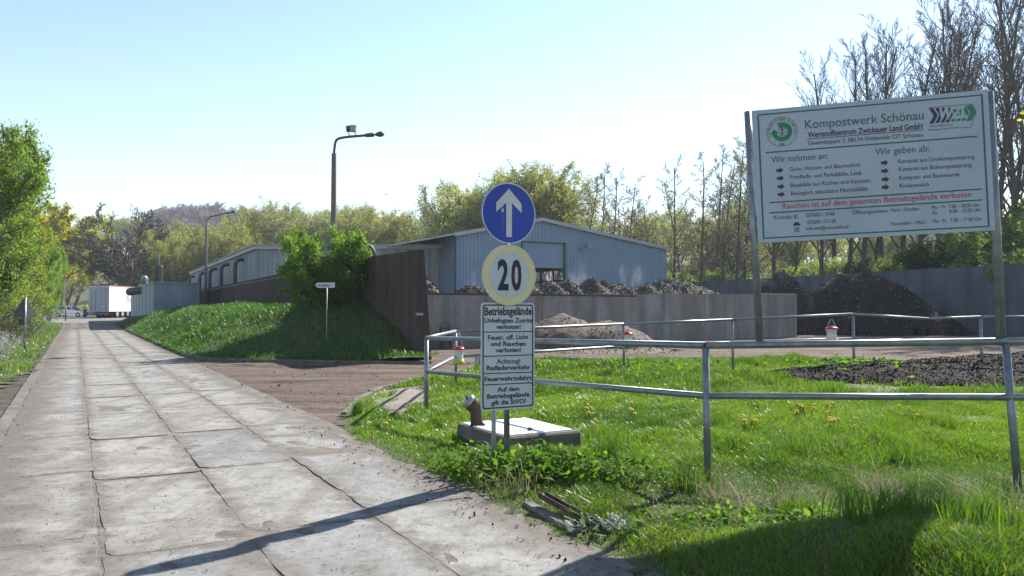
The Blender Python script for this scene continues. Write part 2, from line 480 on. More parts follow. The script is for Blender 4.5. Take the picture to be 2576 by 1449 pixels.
def poly_sheet(name, pts, z, mat, step, zf=None):
    xs = np.arange(min(p[0] for p in pts), max(p[0] for p in pts) + step, step)
    ys = np.arange(min(p[1] for p in pts), max(p[1] for p in pts) + step, step)
    return grid_sheet(name, xs, ys, (lambda x, y: gz(x, y) + z) if zf is None else zf, mat, lambda x, y: in_poly(x, y, pts))
def road_sv(x, y):
    return -0.4815 * np.asarray(x) + 0.8766 * np.asarray(y), 0.8766 * np.asarray(x) + 0.4815 * np.asarray(y)
# dirt yard: everything between the road, the compost bays and the halls
yard_pts = [R(-6, 2.6), R(90, 2.6), R(92, 30), (34, 95), (60, 40), (40, -4), (8, -6)]
shoulder_pts = [R(-6, -9), R(19, -9), R(21, -2.6), R(40, -1.9), R(88, -1.9), R(88, -0.2), R(-6, -0.2)]
tag(poly_sheet('road_shoulder', shoulder_pts, -0.004, M['shoulder'], 0.35, lambda x, y: gz(x, y) - 0.004 + 0.010 * wav(x, y, 8, 3.0)), kind='structure')
tag(poly_sheet('turning_area', [R(86.5, -14), R(86.5, 7), R(118, 16), R(125, -20)], 0.006, M['asphalt'], 1.5), kind='structure')

# ------------------------------------------------------------------ concrete slab road
road = grid_sheet('road', np.linspace(-0.95, 3.2, 70), np.concatenate([np.arange(-5, 30, .06), np.arange(30, 88.2, .6)]), lambda x, y: 0.47 * sstep(62, 112, y) + 0.0145 + 0.0045 * wav(x, y, 12, 2.2) + .0030 * wav(x, y, 13, 11.0), M['joint_soil'])
road.location = (0, 0, 0)
road.rotation_euler = (0, 0, math.atan2(0.4815, 0.8766))
tag(road, kind='structure')
rs = random.Random(3)
def slab_mesh(seed):
    r = random.Random(seed)
    hw, hl = 0.466, 1.296
    out = []
    def side(a, b, n):
        for i in range(n):
            t = i / n
            out.append((a[0] + (b[0] - a[0]) * t + r.uniform(-.006, .006), a[1] + (b[1] - a[1]) * t + r.uniform(-.006, .006)))
    side((-hw, -hl), (hw, -hl), 10); side((hw, -hl), (hw, hl), 22); side((hw, hl), (-hw, hl), 10); side((-hw, hl), (-hw, -hl), 22)
    n = len(out)
    for c in (0, 10, 32, 42):                                    # broken corners
        if r.random() < .55:
            k = r.uniform(.02, .07)
            out[c] = (out[c][0] - math.copysign(k, out[c][0]), out[c][1] - math.copysign(k * r.uniform(.5, 1.6), out[c][1]))
    for c in r.sample(range(n), 6):                              # chipped edges
        out[c] = (out[c][0] - math.copysign(r.uniform(.006, .022), out[c][0]), out[c][1] - math.copysign(r.uniform(.006, .022), out[c][1]))
    mb = MB()
    vs = [(x, y, -0.06) for x, y in out] + [(x, y, 0.016) for x, y in out] + [(x * .993, y * .9975, 0.0195) for x, y in out]
    fs = [tuple(range(2 * n, 3 * n))]
    for k in (0, n):
        fs += [(k + i, k + (i + 1) % n, k + n + (i + 1) % n, k + n + i) for i in range(n)]
    mb.add(vs, fs)
    me = mb.mesh('slab'); me.materials.append(M['slab'])
    return me
slab_meshes = [slab_mesh(k) for k in range(14)]
lane_v = [-0.30, 0.65, 1.595, 2.545]
lane_off = [0.55, 0.0, 0.12, 0.35]
for li, v in enumerate(lane_v):
    for k in range(-2, 33):
        s = 3.25 + lane_off[li] + 2.62 * k + 1.31
        if s > 86: continue
        o = bpy.data.objects.new('road_slab', slab_meshes[rs.randrange(14)])
        o.parent = road
        o.location = (v + rs.uniform(-.012, .012), s + rs.uniform(-.02, .02), float(0.47 * sstep(62, 112, s)) + rs.uniform(-.003, .003))
        o.rotation_euler = (rs.uniform(-.002, .002), rs.uniform(-.003, .003), rs.uniform(-.007, .007) + (math.pi if rs.random() < .5 else 0))
        link(o)

# ------------------------------------------------------------------ lawn in the foreground
def g2(x, y): 
    p = G(x, y); return (p.x, p.y)
lawn_pts = [R(0.5, 3.12)[:2], R(3, 3.15)[:2], R(5, 3.05)[:2], R(6.6, 3.12)[:2], R(8.2, 2.98)[:2], R(9.6, 3.08)[:2], g2(852, 1088), g2(866, 1045), g2(905, 1003), g2(960, 978), g2(1060, 957), g2(1130, 938), g2(1200, 924),
            g2(1300, 913), g2(1400, 908), g2(1700, 905), g2(2000, 903), g2(2100, 908), g2(2300, 912), g2(2800, 915), (26, 12), (14, 1.5), (6, -1.0), (1.8, -1.0)]
def edge_dist(x, y, pts):
    x, y = np.asarray(x, float), np.asarray(y, float)
    d = np.full(x.shape, 1e9)
    n = len(pts)
    for i in range(n):
        ax, ay = pts[i][0], pts[i][1]; bx, by = pts[(i + 1) % n][0], pts[(i + 1) % n][1]
        ex, ey = bx - ax, by - ay
        t = np.clip(((x - ax) * ex + (y - ay) * ey) / (ex * ex + ey * ey), 0, 1)
        d = np.minimum(d, np.hypot(x - ax - t * ex, y - ay - t * ey))
    return d
def lawn_z(x, y):
    e = edge_dist(x, y, lawn_pts)
    return 0.035 + 0.29 * sstep(0.5, 2.2, x) * (1 - sstep(4.8, 5.9, y)) * sstep(0, .8, e) - 0.06 * sstep(.3, 1.2, x) * sstep(5.6, 6.3, y) * (1 - sstep(8, 10, y)) + sstep(0, 0.9, e) * (0.02 + 0.03 * wav(x, y, 21, 1.4) + 0.012 * wav(x, y, 22, 5.0)) - 0.03 * (1 - sstep(0, 0.25, e))
lawn = grid_sheet('lawn', np.arange(-4.4, 28, 0.16), np.arange(-1, 26.5, 0.16), lawn_z, M['soil'], lambda x, y: in_poly(x, y, lawn_pts))
tag(lawn, kind='structure')

xs_ = np.arange(min(p[0] for p in yard_pts), max(p[0] for p in yard_pts) + .35, .35); ys_ = np.arange(min(p[1] for p in yard_pts), max(p[1] for p in yard_pts) + .35, .35)
yard = grid_sheet('yard', xs_, ys_, lambda x, y: gz(x, y) + (0.014 * wav(x, y, 5, 1.1) + .016 * wav(.25 * (.83 * x + .56 * y), 1.0 * (-.56 * x + .83 * y), 6, 3.2)) * sstep(3.2, 4.6, road_sv(x, y)[1]) + .004, M['dirt'],
                  lambda x, y: in_poly(x, y, yard_pts) & ~(in_poly(x, y, lawn_pts) & (edge_dist(x, y, lawn_pts) > .8)))
tag(yard, kind='structure')
# ------------------------------------------------------------------ grass bank along the brown wall
W0, W1, W2 = P(1054, 880, 25.0), P(905, 780, 29.4), P(498, 775, 82.0)
for q in (W0, W1, W2): q.z = 0
KERB = [R(29.5, 3.25), R(27.6, 3.5)] + [G(x, y) for x, y in ((520, 907), (620, 911), (850, 915), (1072, 917.5))]
bank_pts = [p[:2] for p in KERB] + [(W0.x + 0.7, W0.y - 0.4), W0[:2], W1[:2], W2[:2], R(88, 6.2)[:2], R(85, 3.35)[:2], R(60, 3.2)[:2], R(40, 3.2)[:2]]
def bank_z(x, y):
    s, v = road_sv(x, y)
    dr = v - 3.2
    kk = [(p.x, p.y) for p in KERB[1:]]
    dk = np.full(np.shape(x), 1e9)
    for a, b in zip(kk[:-1], kk[1:]):
        ex, ey = b[0] - a[0], b[1] - a[1]
        t = np.clip(((x - a[0]) * ex + (y - a[1]) * ey) / (ex * ex + ey * ey), 0, 1)
        dk = np.minimum(dk, np.hypot(x - a[0] - t * ex, y - a[1] - t * ey))
    hc = 1.62 + 0.1 * wav(x, y, 31, 0.35) - 0.75 * sstep(60, 80, s)
    z = hc * np.minimum(sstep(-0.25, 3.1, dr) ** 0.85, sstep(-0.3, 5.4, dk))
    lim = 0.24 + 0.44 * np.maximum(0, s - 23.6)
    wgt = sstep(6.2, 8.6, v)
    z = z + 0.30 * sstep(6.6, 9.2, v) * sstep(26, 28.5, s) * (1 - sstep(31, 37, s))
    z = z * (1 - wgt) + np.minimum(np.maximum(z, 0.2 * wgt), lim) * wgt
    return z + gz(x, y) + (0.07 * wav(x, y, 33, 1.6) + 0.03 * wav(x, y, 34, 4)) * sstep(0.2, 1.5, np.minimum(dr, dk)) + 0.02
bank = grid_sheet('grass_bank', np.arange(-44, -0.5, 0.25), np.arange(21, 82, 0.25), bank_z, M['soil'], lambda x, y: in_poly(x, y, bank_pts))
tag(bank, kind='structure')
verge_pts = [R(19.0, -1.35)[:2], R(24, -1.0)[:2], R(40, -1.05)[:2], R(86, -1.0)[:2], R(86, -9)[:2], R(30, -9)[:2], R(21.5, -9)[:2]]
def verge_z(x, y):
    s, v = road_sv(x, y)
    return gz(x, y) + 0.02 + 0.16 * sstep(-1.0, -3.2, v) + 0.03 * wav(x, y, 41, 1.5)
tag(grid_sheet('verge', np.arange(-56, -7, 0.4), np.arange(13, 82, 0.4), verge_z, M['soil'], lambda x, y: in_poly(x, y, verge_pts)), kind='structure')
gravel_pts = [g2(x, y) for x, y in ((938, 1000), (1000, 988), (1085, 982), (1125, 992), (1105, 1012), (1050, 1042), (985, 1062), (950, 1040))]
tag(grid_sheet('gravel_patch', np.arange(-3.6, 0, 0.07), np.arange(10.5, 17, 0.07), lambda x, y: lawn_z(x, y) + 0.02 + 0.02 * wav(x, y, 51, 5), M['gravel'], lambda x, y: in_poly(x, y, gravel_pts)), kind='structure')

# ------------------------------------------------------------------ kerbs
M['kerb'] = pm('muddy_kerb', (0.085, 0.07, 0.058), (0.17, 0.148, 0.125), 2.5, 0.95, bmp=0.4, c3=(0.05, 0.042, 0.035), scale2=11, amt2=0.6)
def kerb_run(name, path, hgt, wid, step=1.0):
    k = tag(empty(name), kind='structure')
    segs = []
    for a, b in zip(path[:-1], path[1:]):
        a, b = Vector(a[:2]), Vector(b[:2])
        n = max(1, round((b - a).length / step))
        for i in range(n):
            segs.append((a.lerp(b, i / n), a.lerp(b, (i + 1) / n)))
    r = random.Random(5)
    for a, b in segs:
        ln = (b - a).length
        mb = MB(); mb.bbox(0.006, ln - 0.006, -wid / 2, wid / 2, -0.1, hgt, 0.012)
        o = mb.build('kerb_stone', M['kerb'], k)
        o.location = (a.x, a.y, float(gz(a.x, a.y)) + r.uniform(-.006, .006))
        o.rotation_euler = (0, 0, math.atan2(b.y - a.y, b.x - a.x) + r.uniform(-.01, .01))
    return k
kerb_run('kerb', KERB, 0.10, 0.13)
kerb_run('kerb', [Vector(p) for p in lawn_pts[7:12]], 0.05, 0.09, 0.9)
kerb_run('kerb', [Vector(p) for p in lawn_pts[12:18]], 0.08, 0.09, 1.0)
# ------------------------------------------------------------------ walls made of upright panels
def panel_wall(name, label, pts, heights, mat, thick, width, back=1, ribs=0, taper=0.0, z0=-0.05, capmat=None):
    """pts: ground line; panels stand side by side along it, each a part"""
    t = thing(name, label, 'wall', pts[0])
    rr = random.Random(len(name))
    for i in range(len(pts) - 1):
        a, b = pts[i], pts[i + 1]
        L = (b - a).length; n = max(1, round(L / width)); d = (b - a) / L
        nrm = Vector((-d.y, d.x, 0)) * back
        for k in range(n):
            p0, p1 = a + d * (L * k / n + 0.007), a + d * (L * (k + 1) / n - 0.007)
            h0 = heights[i] + (heights[i + 1] - heights[i]) * k / n
            h1 = heights[i] + (heights[i + 1] - heights[i]) * (k + 1) / n
            off = nrm * rr.uniform(-.003, .003)
            o0 = pts[0]
            mb = MB()
            if ribs:
                m = ribs * 4
                fr, fs = [], []
                for q in range(m + 1):
                    dd = 0.018 if (q % 4) in (1, 2) else 0.0
                    pp = p0.lerp(p1, q / m) - nrm * dd + off - o0
                    hh = h0 + (h1 - h0) * q / m
                    fr += [(pp.x, pp.y, z0), (pp.x, pp.y, hh)]
                fs = [(2 * q, 2 * q + 2, 2 * q + 3, 2 * q + 1) for q in range(m)]
                mb.add(fr, fs)
                p0b, p1b = p0 + nrm * 0.012, p1 + nrm * 0.012
            else:
                p0b, p1b = p0, p1
            e0, e1 = p0b + off - o0, p1b + off - o0
            bt, bb = nrm * thick, nrm * (thick + taper)
            mb.hexa([(e0.x, e0.y, z0), (e1.x, e1.y, z0), (e1.x + bb.x, e1.y + bb.y, z0), (e0.x + bb.x, e0.y + bb.y, z0),
                     (e0.x, e0.y, h0), (e1.x, e1.y, h1), (e1.x + bt.x, e1.y + bt.y, h1), (e0.x + bt.x, e0.y + bt.y, h0)])
            mb.build('wall_panel', mat, t)
    return t
bw = panel_wall('retaining_wall', 'tall dark brown concrete wall rising behind the grass bank', [W0, W1, W2], [3.49, 3.50, 3.50], M['brown_wall'], 0.16, 1.2, -1, 3, 0.28)
mb = MB(); d = (W2 - W1).normalized(); q0, q1 = W1 - W0 + d * 2, W2 - W0
mb.tube([q0 + Vector((-.05, -.03, 3.30)), q1 + Vector((-.05, -.03, 3.30))], 0.022, 6)
mb.build('cable_pipe', M['alu'], bw)
mb = MB(); e = (W0 - W1).normalized()
mb.box(-.10, .12, -.1, .06, 1.42, 1.50); mb.build('bracket', M['galv'], bw)
# bent pipe on top of the brown wall
gp = thing('bent_pipe', 'thin dark bent pipe standing on top of the brown wall beside the bush', 'pipe', P(944, 645, 28.3))
mb = MB(); o = gp.location
mb.tube([P(x, y, 28.3) - o for x, y in ((944, 650), (942, 636), (938, 626), (930, 618), (915, 609), (893, 597))], 0.045, 8)
mb.build('pipe', M['steel_dark'], gp)

L0, L1 = P(1062, 878, 32.0), P(2003, 848, 45.0)
L0.z = L1.z = 0
lw = panel_wall('compost_wall', 'low stained grey concrete wall holding back steaming compost', [L0, L1], [2.20, 2.44], M['low_wall'], 0.22, 1.48, 1, 0, 0.0)
mb = MB(); d = (L1 - L0).normalized(); q = L1 - L0
def along(a, b, h0, h1, off, th):
    s0, s1 = d * a, d * b; nn = Vector((-d.y, d.x, 0))
    A, B = s0 - nn * off, s1 - nn * off
    A2, B2 = s0 + nn * th, s1 + nn * th
    return [(A.x, A.y, h0), (B.x, B.y, h0), (B2.x, B2.y, h0), (A2.x, A2.y, h0), (A.x, A.y, h1), (B.x, B.y, h1), (B2.x, B2.y, h1), (A2.x, A2.y, h1)]
mb.hexa(along(0, 11.5, 2.19, 2.27, 0.02, 0.25)); mb.build('steel_edge', M['rust'], lw)
LL = (L1 - L0).length
mb = MB(); mb.hexa(along(LL - 0.14, LL + 0.02, 0, 2.47, 0.03, 0.27)); mb.hexa(along(LL - 3.0, LL - 0.15, 2.38, 2.465, 0.03, 0.24)); mb.build('end_frame', M['alu'], lw)

D0, D1 = Vector((33.0, 38.9, 0)), Vector((17.6, 87.0, 0))
panel_wall('bay_wall', 'long dark blue grey concrete wall behind the compost heaps', [D0, D1], [4.27, 4.36], M['dark_wall'], 0.25, 2.5, -1)

# ------------------------------------------------------------------ ribbed sheet hall with the roller door
HC = P(1148, 740, 58.0); HC.z = 0
hall = thing('sheet_metal_hall', 'blue grey ribbed sheet metal hall with a half open roller door', 'building', HC, math.atan2(RV.y, RV.x))
# local x = along the front, local y = back into the hall
HL, HB, APX = 19.6, 34.0, 7.15
ZL, ZR, ZA = 7.02, 6.64, 8.47
def roofz(e):
    return ZL + (ZA - ZL) * e / APX if e < APX else ZA + (ZR - ZA) * (e - APX) / (HL - APX)
DX0, DX1, DZ = 5.57, 9.34, 6.72
def ribbed(mb, x0, x1, zb, ztop, y=0.0, per=0.3, dep=0.055):
    n = max(1, round((x1 - x0) / per)); p = (x1 - x0) / n
    xs = []
    for i in range(n):
        a = x0 + i * p
        xs += [(a, 0), (a + p * .38, 0), (a + p * .5, dep), (a + p * .88, dep)]
    xs.append((x1, 0))
    vs = []
    for a, dd in xs: vs += [(a, y + dd, zb), (a, y + dd, ztop(a))]
    mb.add(vs, [(2 * i, 2 * i + 2, 2 * i + 3, 2 * i + 1) for i in range(len(xs) - 1)])
mb = MB()
ribbed(mb, 0, DX0, 0, roofz); ribbed(mb, DX0, DX1, DZ, roofz); ribbed(mb, DX1, HL, 0, roofz)
mb.build('front_sheeting', M['hall_sheet'], hall)
mb = MB()
mb.box(-0.02, 0.1, 0.07, 12.0, 0, ZL - 0.02)
mb.box(0.02, HL - 0.02, HB - 0.1, HB, 0, ZR)
# right side wall leaves a window strip open
WY0, WY1, WZ0, WZ1 = 8.0, 28.0, 2.6, 5.55
mb.box(HL - 0.1, HL, 0.07, WY0, 0, ZR - 0.02); mb.box(HL - 0.1, HL, WY1, HB - 0.11, 0, ZR - 0.02)
mb.box(HL - 0.1, HL, WY0, WY1, 0, WZ0); mb.box(HL - 0.1, HL, WY0, WY1, WZ1, ZR - 0.02)
mb.box(-0.02, 0.1, 12.0, HB - 0.11, 0, ZL - 0.02)
mb.build('side_wall', M['hall_sheet'], hall)
m_, n_, l_, b_ = mnodes('hazy_skylight_sheet')
b_.inputs["Base Color"].default_value = (0.6, 0.62, 0.66, 1); b_.inputs["Roughness"].default_value = 0.5
tr_ = n_.new("ShaderNodeBsdfTranslucent")
sv_ = coords(n_, l_, 'pos', (1, 1, 0.1))
l_.new(ramp(n_, l_, noise_tex(n_, l_, sv_, 6, 5, 0.7), [(0.40, (0.22, 0.20, 0.22)), (0.58, (0.8, 0.8, 0.86))]), tr_.inputs["Color"])
mx_ = n_.new("ShaderNodeMixShader"); mx_.inputs[0].default_value = 0.75
l_.new(b_.outputs[0], mx_.inputs[1]); l_.new(tr_.outputs[0], mx_.inputs[2]); l_.new(mx_.outputs[0], n_["Material Output"].inputs["Surface"])
M['pane'] = m_
npan = 8
for i in range(npan):
    for z0, z1 in ((WZ0, 4.40), (4.52, WZ1)):
        y0 = WY0 + (WY1 - WY0) * i / npan; y1 = WY0 + (WY1 - WY0) * (i + 1) / npan
        mb = MB(); mb.box(HL - 0.07, HL - 0.05, y0 + 0.10, y1 - 0.10, z0, z1)
        mb.build('pane', M['pane'], hall)
for i in range(npan + 1):
    y0 = WY0 + (WY1 - WY0) * i / npan
    MB().box(HL - 0.2, HL - 0.101, y0 - 0.11, y0 + 0.11, 0, ZR - 0.1).build('column', M['steel_dark'], hall)
MB().box(HL - 0.25, HL - 0.203, WY0, WY1, 4.38, 4.54).build('cross_beam', M['steel_dark'], hall)
mb = MB()
for e0, e1, z0, z1 in ((-0.25, APX, roofz(-0.25), ZA), (APX, HL + 0.35, ZA, roofz(HL + 0.35))):
    mb.hexa([(e0, -0.25, z0 + 0.02), (e1, -0.25, z1 + 0.02), (e1, HB + 0.2, z1 + 0.02), (e0, HB + 0.2, z0 + 0.02),
             (e0, -0.25, z0 + 0.14), (e1, -0.25, z1 + 0.14), (e1, HB + 0.2, z1 + 0.14), (e0, HB + 0.2, z0 + 0.14)])
rf = mb.build('roof', M['roof_sheet'], hall)
mb = MB()
for e0, e1, z0, z1 in ((-0.27, APX, roofz(-0.27), ZA), (APX, HL + 0.37, ZA, roofz(HL + 0.37))):
    mb.hexa([(e0, -0.30, z0 - 0.10), (e1, -0.30, z1 - 0.10), (e1, -0.253, z1 - 0.10), (e0, -0.253, z0 - 0.10),
             (e0, -0.30, z0 + 0.17), (e1, -0.30, z1 + 0.17), (e1, -0.253, z1 + 0.17), (e0, -0.253, z0 + 0.17)])
mb.build('verge_trim', M['roof_sheet'], rf)
# recessed lower gable on the left
mb = MB()
zz = lambda e: ZL + (ZA - ZL) * e / APX
ribbed(mb, -3.9, -0.03, 0, lambda a: zz(a) - 0.05, 4.2)
mb.build('recessed_gable', M['hall_sheet'], hall)
mb = MB()
mb.hexa([(-4.3, -0.1, zz(-4.3) + 0.0), (-0.26, -0.1, zz(-0.26) + 0.0), (-0.26, HB, zz(-0.26)), (-4.3, HB, zz(-4.3)),
         (-4.3, -0.1, zz(-4.3) + 0.10), (-0.26, -0.1, zz(-0.26) + 0.10), (-0.26, HB, zz(-0.26) + 0.1), (-4.3, HB, zz(-4.3) + 0.10)])
mb.build('lean_to_roof', M['roof_sheet'], hall)
mb = MB()
mb.tube([(-0.12, -0.06, 0), (-0.12, -0.06, 6.9)], 0.06, 8); mb.build('downpipe', M['steel_dark'], hall)
# roller door: frame and the curtain's slats, rolled half way up
mb = MB()
mb.box(DX0 - 0.12, DX0, -0.03, 0.12, 0, DZ + 0.0); mb.box(DX1, DX1 + 0.14, -0.03, 0.3, 0, DZ + 0.0); mb.box(DX0 - 0.12, DX1 + 0.14, -0.035, 0.12, DZ + 0.003, DZ + 0.07)
door = mb.build('door_frame', M['green_steel'], hall)
slat_me = None
zt = DZ - 0.02; k = 0
while zt > 4.9:
    if slat_me is None:
        mb = MB(); mb.prism([(DX0 + 0.01, 0), (DX1 - 0.01, 0), (DX1 - 0.01, 0.135), (DX0 + 0.01, 0.135)], 0.16, 0.19)
        slat_me = mb.mesh('slat'); slat_me.materials.append(M['hall_sheet'])
    o = bpy.data.objects.new('slat', slat_me); o.parent = door; o.location = (0, 0.008 * (k % 2), zt - 0.14); link(o)
    zt -= 0.14; k += 1
mb = MB(); mb.box(DX0 + 0.01, DX1 - 0.01, 0.14, 0.24, zt - 0.1, zt); mb.build('bottom_bar', M['alu'], door)
# wall lamp on the sheeting
wl = thing('wall_lamp', 'small grey floodlight fixed high on the ribbed hall front', 'lamp', HC + RV * 10.95 + Vector((0, 0, 6.55)), math.atan2(RV.y, RV.x))
mb = MB(); mb.tube([(-.25, 0.0, -.35), (-.1, -.3, -.1), (0.15, -.55, 0.0)], 0.04, 6); mb.build('arm', M['alu'], wl)
mb = MB(); mb.hexa([(-.05, -.95, -.18), (.45, -.95, -.12), (.45, -.45, .02), (-.05, -.45, -.02), (0, -.9, .1), (.42, -.9, .12), (.42, -.5, .26), (0, -.5, .2)]); mb.build('housing', M['alu'], wl)

# ------------------------------------------------------------------ flat roofed concrete hall with ducts
BC = P(645, 740, 54.0); BC.z = 0
flat = thing('flat_roof_hall', 'long flat roofed grey concrete panel hall with black ducts on its side', 'building', BC)
BD = Vector((-0.456, 0.89, 0)); BL = 46.0; FLn = 15.2
ZA0, ZA1 = 5.89, 6.50
def quadpanel(p0, p1, za, zb, out, th, zb0=0.0):
    """upright panel from p0 to p1 (front face), pushed back against 'out'"""
    b = -out * th
    return [(p0.x, p0.y, zb0), (p1.x, p1.y, zb0), (p1.x + b.x, p1.y + b.y, zb0), (p0.x + b.x, p0.y + b.y, zb0),
            (p0.x, p0.y, za), (p1.x, p1.y, zb), (p1.x + b.x, p1.y + b.y, zb), (p0.x + b.x, p0.y + b.y, za)]
outF = Vector((RV.y, -RV.x, 0)); outS = Vector((-BD.y, BD.x, 0))
nf = 6
for i in range(nf):
    p0, p1 = RV * (FLn * i / nf + 0.03), RV * (FLn * (i + 1) / nf - 0.02)
    mb = MB(); mb.hexa(quadpanel(p0, p1, ZA0 + (ZA1 - ZA0) * i / nf - .25, ZA0 + (ZA1 - ZA0) * (i + 1) / nf - .25, outF, 0.2)); mb.build('wall_panel', M['hall_conc'], flat)
ns = 14
for i in range(ns):
    p0, p1 = BD * (BL * i / ns + 0.03), BD * (BL * (i + 1) / ns - 0.02)
    mb = MB(); mb.hexa([(a, b, c) for a, b, c in quadpanel(p1, p0, ZA0 - .25, ZA0 - .25, outS, 0.2)]); mb.build('wall_panel', M['hall_conc'], flat)
c0, c1 = outF * 0.2 + outS * 0.22, RV * FLn + outF * 0.2
c2, c3 = RV * FLn + BD * BL, BD * BL + outS * 0.22
for nm, za, zb, g, mt in (('roof', -0.25, 0.0, 0.0, 'roof_sheet'), ('parapet', 0.002, 0.07, 0.10, 'alu')):
    cc = [c0 + (outF + outS) * g, c1 + outF * g, c2, c3 + outS * g]
    hz = [ZA0, ZA1, ZA1, ZA0]
    mb = MB(); mb.hexa([(p.x, p.y, h + za) for p, h in zip(cc, hz)] + [(p.x, p.y, h + zb) for p, h in zip(cc, hz)])
    mb.build(nm, M[mt], flat)
mb = MB(); q = outF * 0.06 + outS * 0.06; mb.tube([(q.x, q.y, 0), (q.x, q.y, 5.6)], 0.10, 6); mb.build('corner_post', M['hall_conc'], flat)
for Yd in (59.1, 66.1, 73.2, 81.0, 91.0):
    a = (Yd - 54.0) / 0.89
    p = BD * a + outS * 0.60
    mb = MB()
    pts = [(p.x, p.y, 0.0), (p.x, p.y, 4.75)]
    for q in range(1, 7):
        t = q / 6 * math.pi / 2
        w_ = p - outS * 0.42 * (1 - math.cos(t))
        pts.append((w_.x, w_.y, 4.75 + 0.5 * math.sin(t)))
    w_ = p - outS * 0.62; pts.append((w_.x, w_.y, 5.25))
    mb.tube(pts, 0.15, 10); mb.build('duct', M['steel_dark'], flat)

# ------------------------------------------------------------------ steel filter box at the end of the bank
XB = P(388, 775, 62.0); XB.z = 0
box = thing('steel_filter_box', 'grey painted steel box building with roof vents beside the trailer', 'building', XB)
XD = Vector((-0.485, 0.875, 0)); XR = (P(500, 775, 64.0) - P(388, 775, 62.0)); XR.z = 0; XW = XR.length; XR = XR / XW
XH, XLn = 3.73, 27.0
outX = Vector((XR.y, -XR.x, 0)); outL = Vector((-XD.y, XD.x, 0))
for i in range(3):
    for z0, z1 in ((0, 1.79), (1.805, XH - 0.14)):
        p0, p1 = XR * (XW * i / 3 + 0.04), XR * (XW * (i + 1) / 3 - 0.04)
        mb = MB(); mb.hexa(quadpanel(p0, p1, z1, z1, outX, 0.1, z0)); mb.build('wall_panel', M['container'], box)
for i in range(7):
    p0, p1 = XD * (XLn * i / 7 + 0.05), XD * (XLn * (i + 1) / 7 - 0.05)
    mb = MB(); mb.hexa(quadpanel(p1, p0, XH - 0.14, XH - 0.14, outL, 0.1)); mb.build('wall_panel', M['container'], box)
for i in range(4):
    p = XR * (XW * i / 3) - outX * 0.05
    MB().tube([(p.x, p.y, 0), (p.x, p.y, XH - .13)], 0.085, 4, False).build('frame_post', M['container'], box)
for i in range(1, 8):
    p = XD * (XLn * i / 7) - outL * 0.05
    MB().tube([(p.x, p.y, 0), (p.x, p.y, XH - .13)], 0.10, 4, False).build('frame_post', M['container'], box)
cc = [-(outX + outL) * 0.12, XR * XW - outX * 0.12, XR * XW + XD * (XLn - .2), XD * (XLn - .2) - outL * 0.12]
mb = MB(); mb.hexa([(p.x, p.y, 0) for p in cc] + [(p.x, p.y, XH - .142) for p in cc]); mb.build('light_stop_core', M['steel_dark'], box)  # dark core added so no daylight shows through the panel gaps
cc = [(outX + outL) * 0.1, XR * XW + outX * 0.1, XR * XW + XD * XLn, XD * XLn + outL * 0.1]
mb = MB(); mb.hexa([(p.x, p.y, XH - 0.138) for p in cc] + [(p.x, p.y, XH) for p in cc]); rfb = mb.build('roof', M['alu'], box)
p = P(399, 705, 66) - XB; mb = MB(); mb.lathe([(0.34, 0), (0.34, 1.32), (0.36, 1.33), (0.36, 1.4), (0.3, 1.4)], (p.x, p.y, XH), 16); mb.build('chimney', M['steel_dark'], rfb)
p = P(363, 706, 68) - XB; mb = MB(); mb.lathe([(0.27, 0), (0.27, 0.45), (0.25, 0.58), (0.16, 0.68), (0.03, 0.71)], (p.x, p.y, XH), 14); mb.build('dome_vent', M['alu'], rfb)
for x, a, b_, Y in ((333, 658, 716, 80), (400, 640, 664, 66), (354, 700, 712, 72)):
    q0, q1 = P(x, b_, Y) - XB, P(x, a, Y) - XB
    MB().tube([(q0.x, q0.y, XH), (q1.x, q1.y, q1.z)], 0.035, 5).build('rod', M['steel_dark'], rfb)
mb = MB()
q0, q1 = P(340, 709, 76) - XB, P(372, 705, 68) - XB
mb.tube([q0, q1], 0.03, 5); mb.build('hand_rail', M['steel_dark'], rfb)
mb = MB()
q0, q1 = P(346, 731, 74.0) - XB, P(326, 734, 74.0) - XB
mb.tube([q0 + (q0 - q1) * 1.1, q0, q1, q1 + (q1 - q0) * 0.25, q1 + (q1 - q0) * 0.42], [0.34, 0.36, 0.36, 0.30, 0.1], 14); mb.build('fan_duct', M['steel_dark'], box)

# ------------------------------------------------------------------ low building with a bright roof far behind the trees
fb = thing('far_shed', 'far low building with a glaring white roof seen through the bare trees', 'building', (30, 150, 0.3))
mb = MB()
p = [P(1690, 655, 150), P(2340, 645, 150)]
x0, x1 = p[0].x - 30, p[1].x - 30
mb.box(x0, x1, 0, 14, 0, 9.2); mb.build('wall', M['hall_conc'], fb)
M['bright_roof'] = pm('pale_metal_roof', (0.62, 0.63, 0.64), (0.52, 0.53, 0.54), 0.3, 0.28, 0.6)
mb = MB(); mb.hexa([(x0 - .5, -1, 9.203), (x1 + .5, -1, 9.203), (x1 + .5, 15, 9.203), (x0 - .5, 15, 9.203), (x0 - .5, -1, 9.5), (x1 + .5, -1, 9.5), (x1 + .5, 9, 11.6), (x0 - .5, 9, 11.6)])
mb.build('roof', M['bright_roof'], fb)
for i in range(9):
    mb = MB(); a = x0 + 3 + i * (x1 - x0 - 6) / 9
    mb.box(a, a + 2.6, -0.06, 0.03, 5.8, 8.2); mb.build('window', M['steel_dark'], fb)
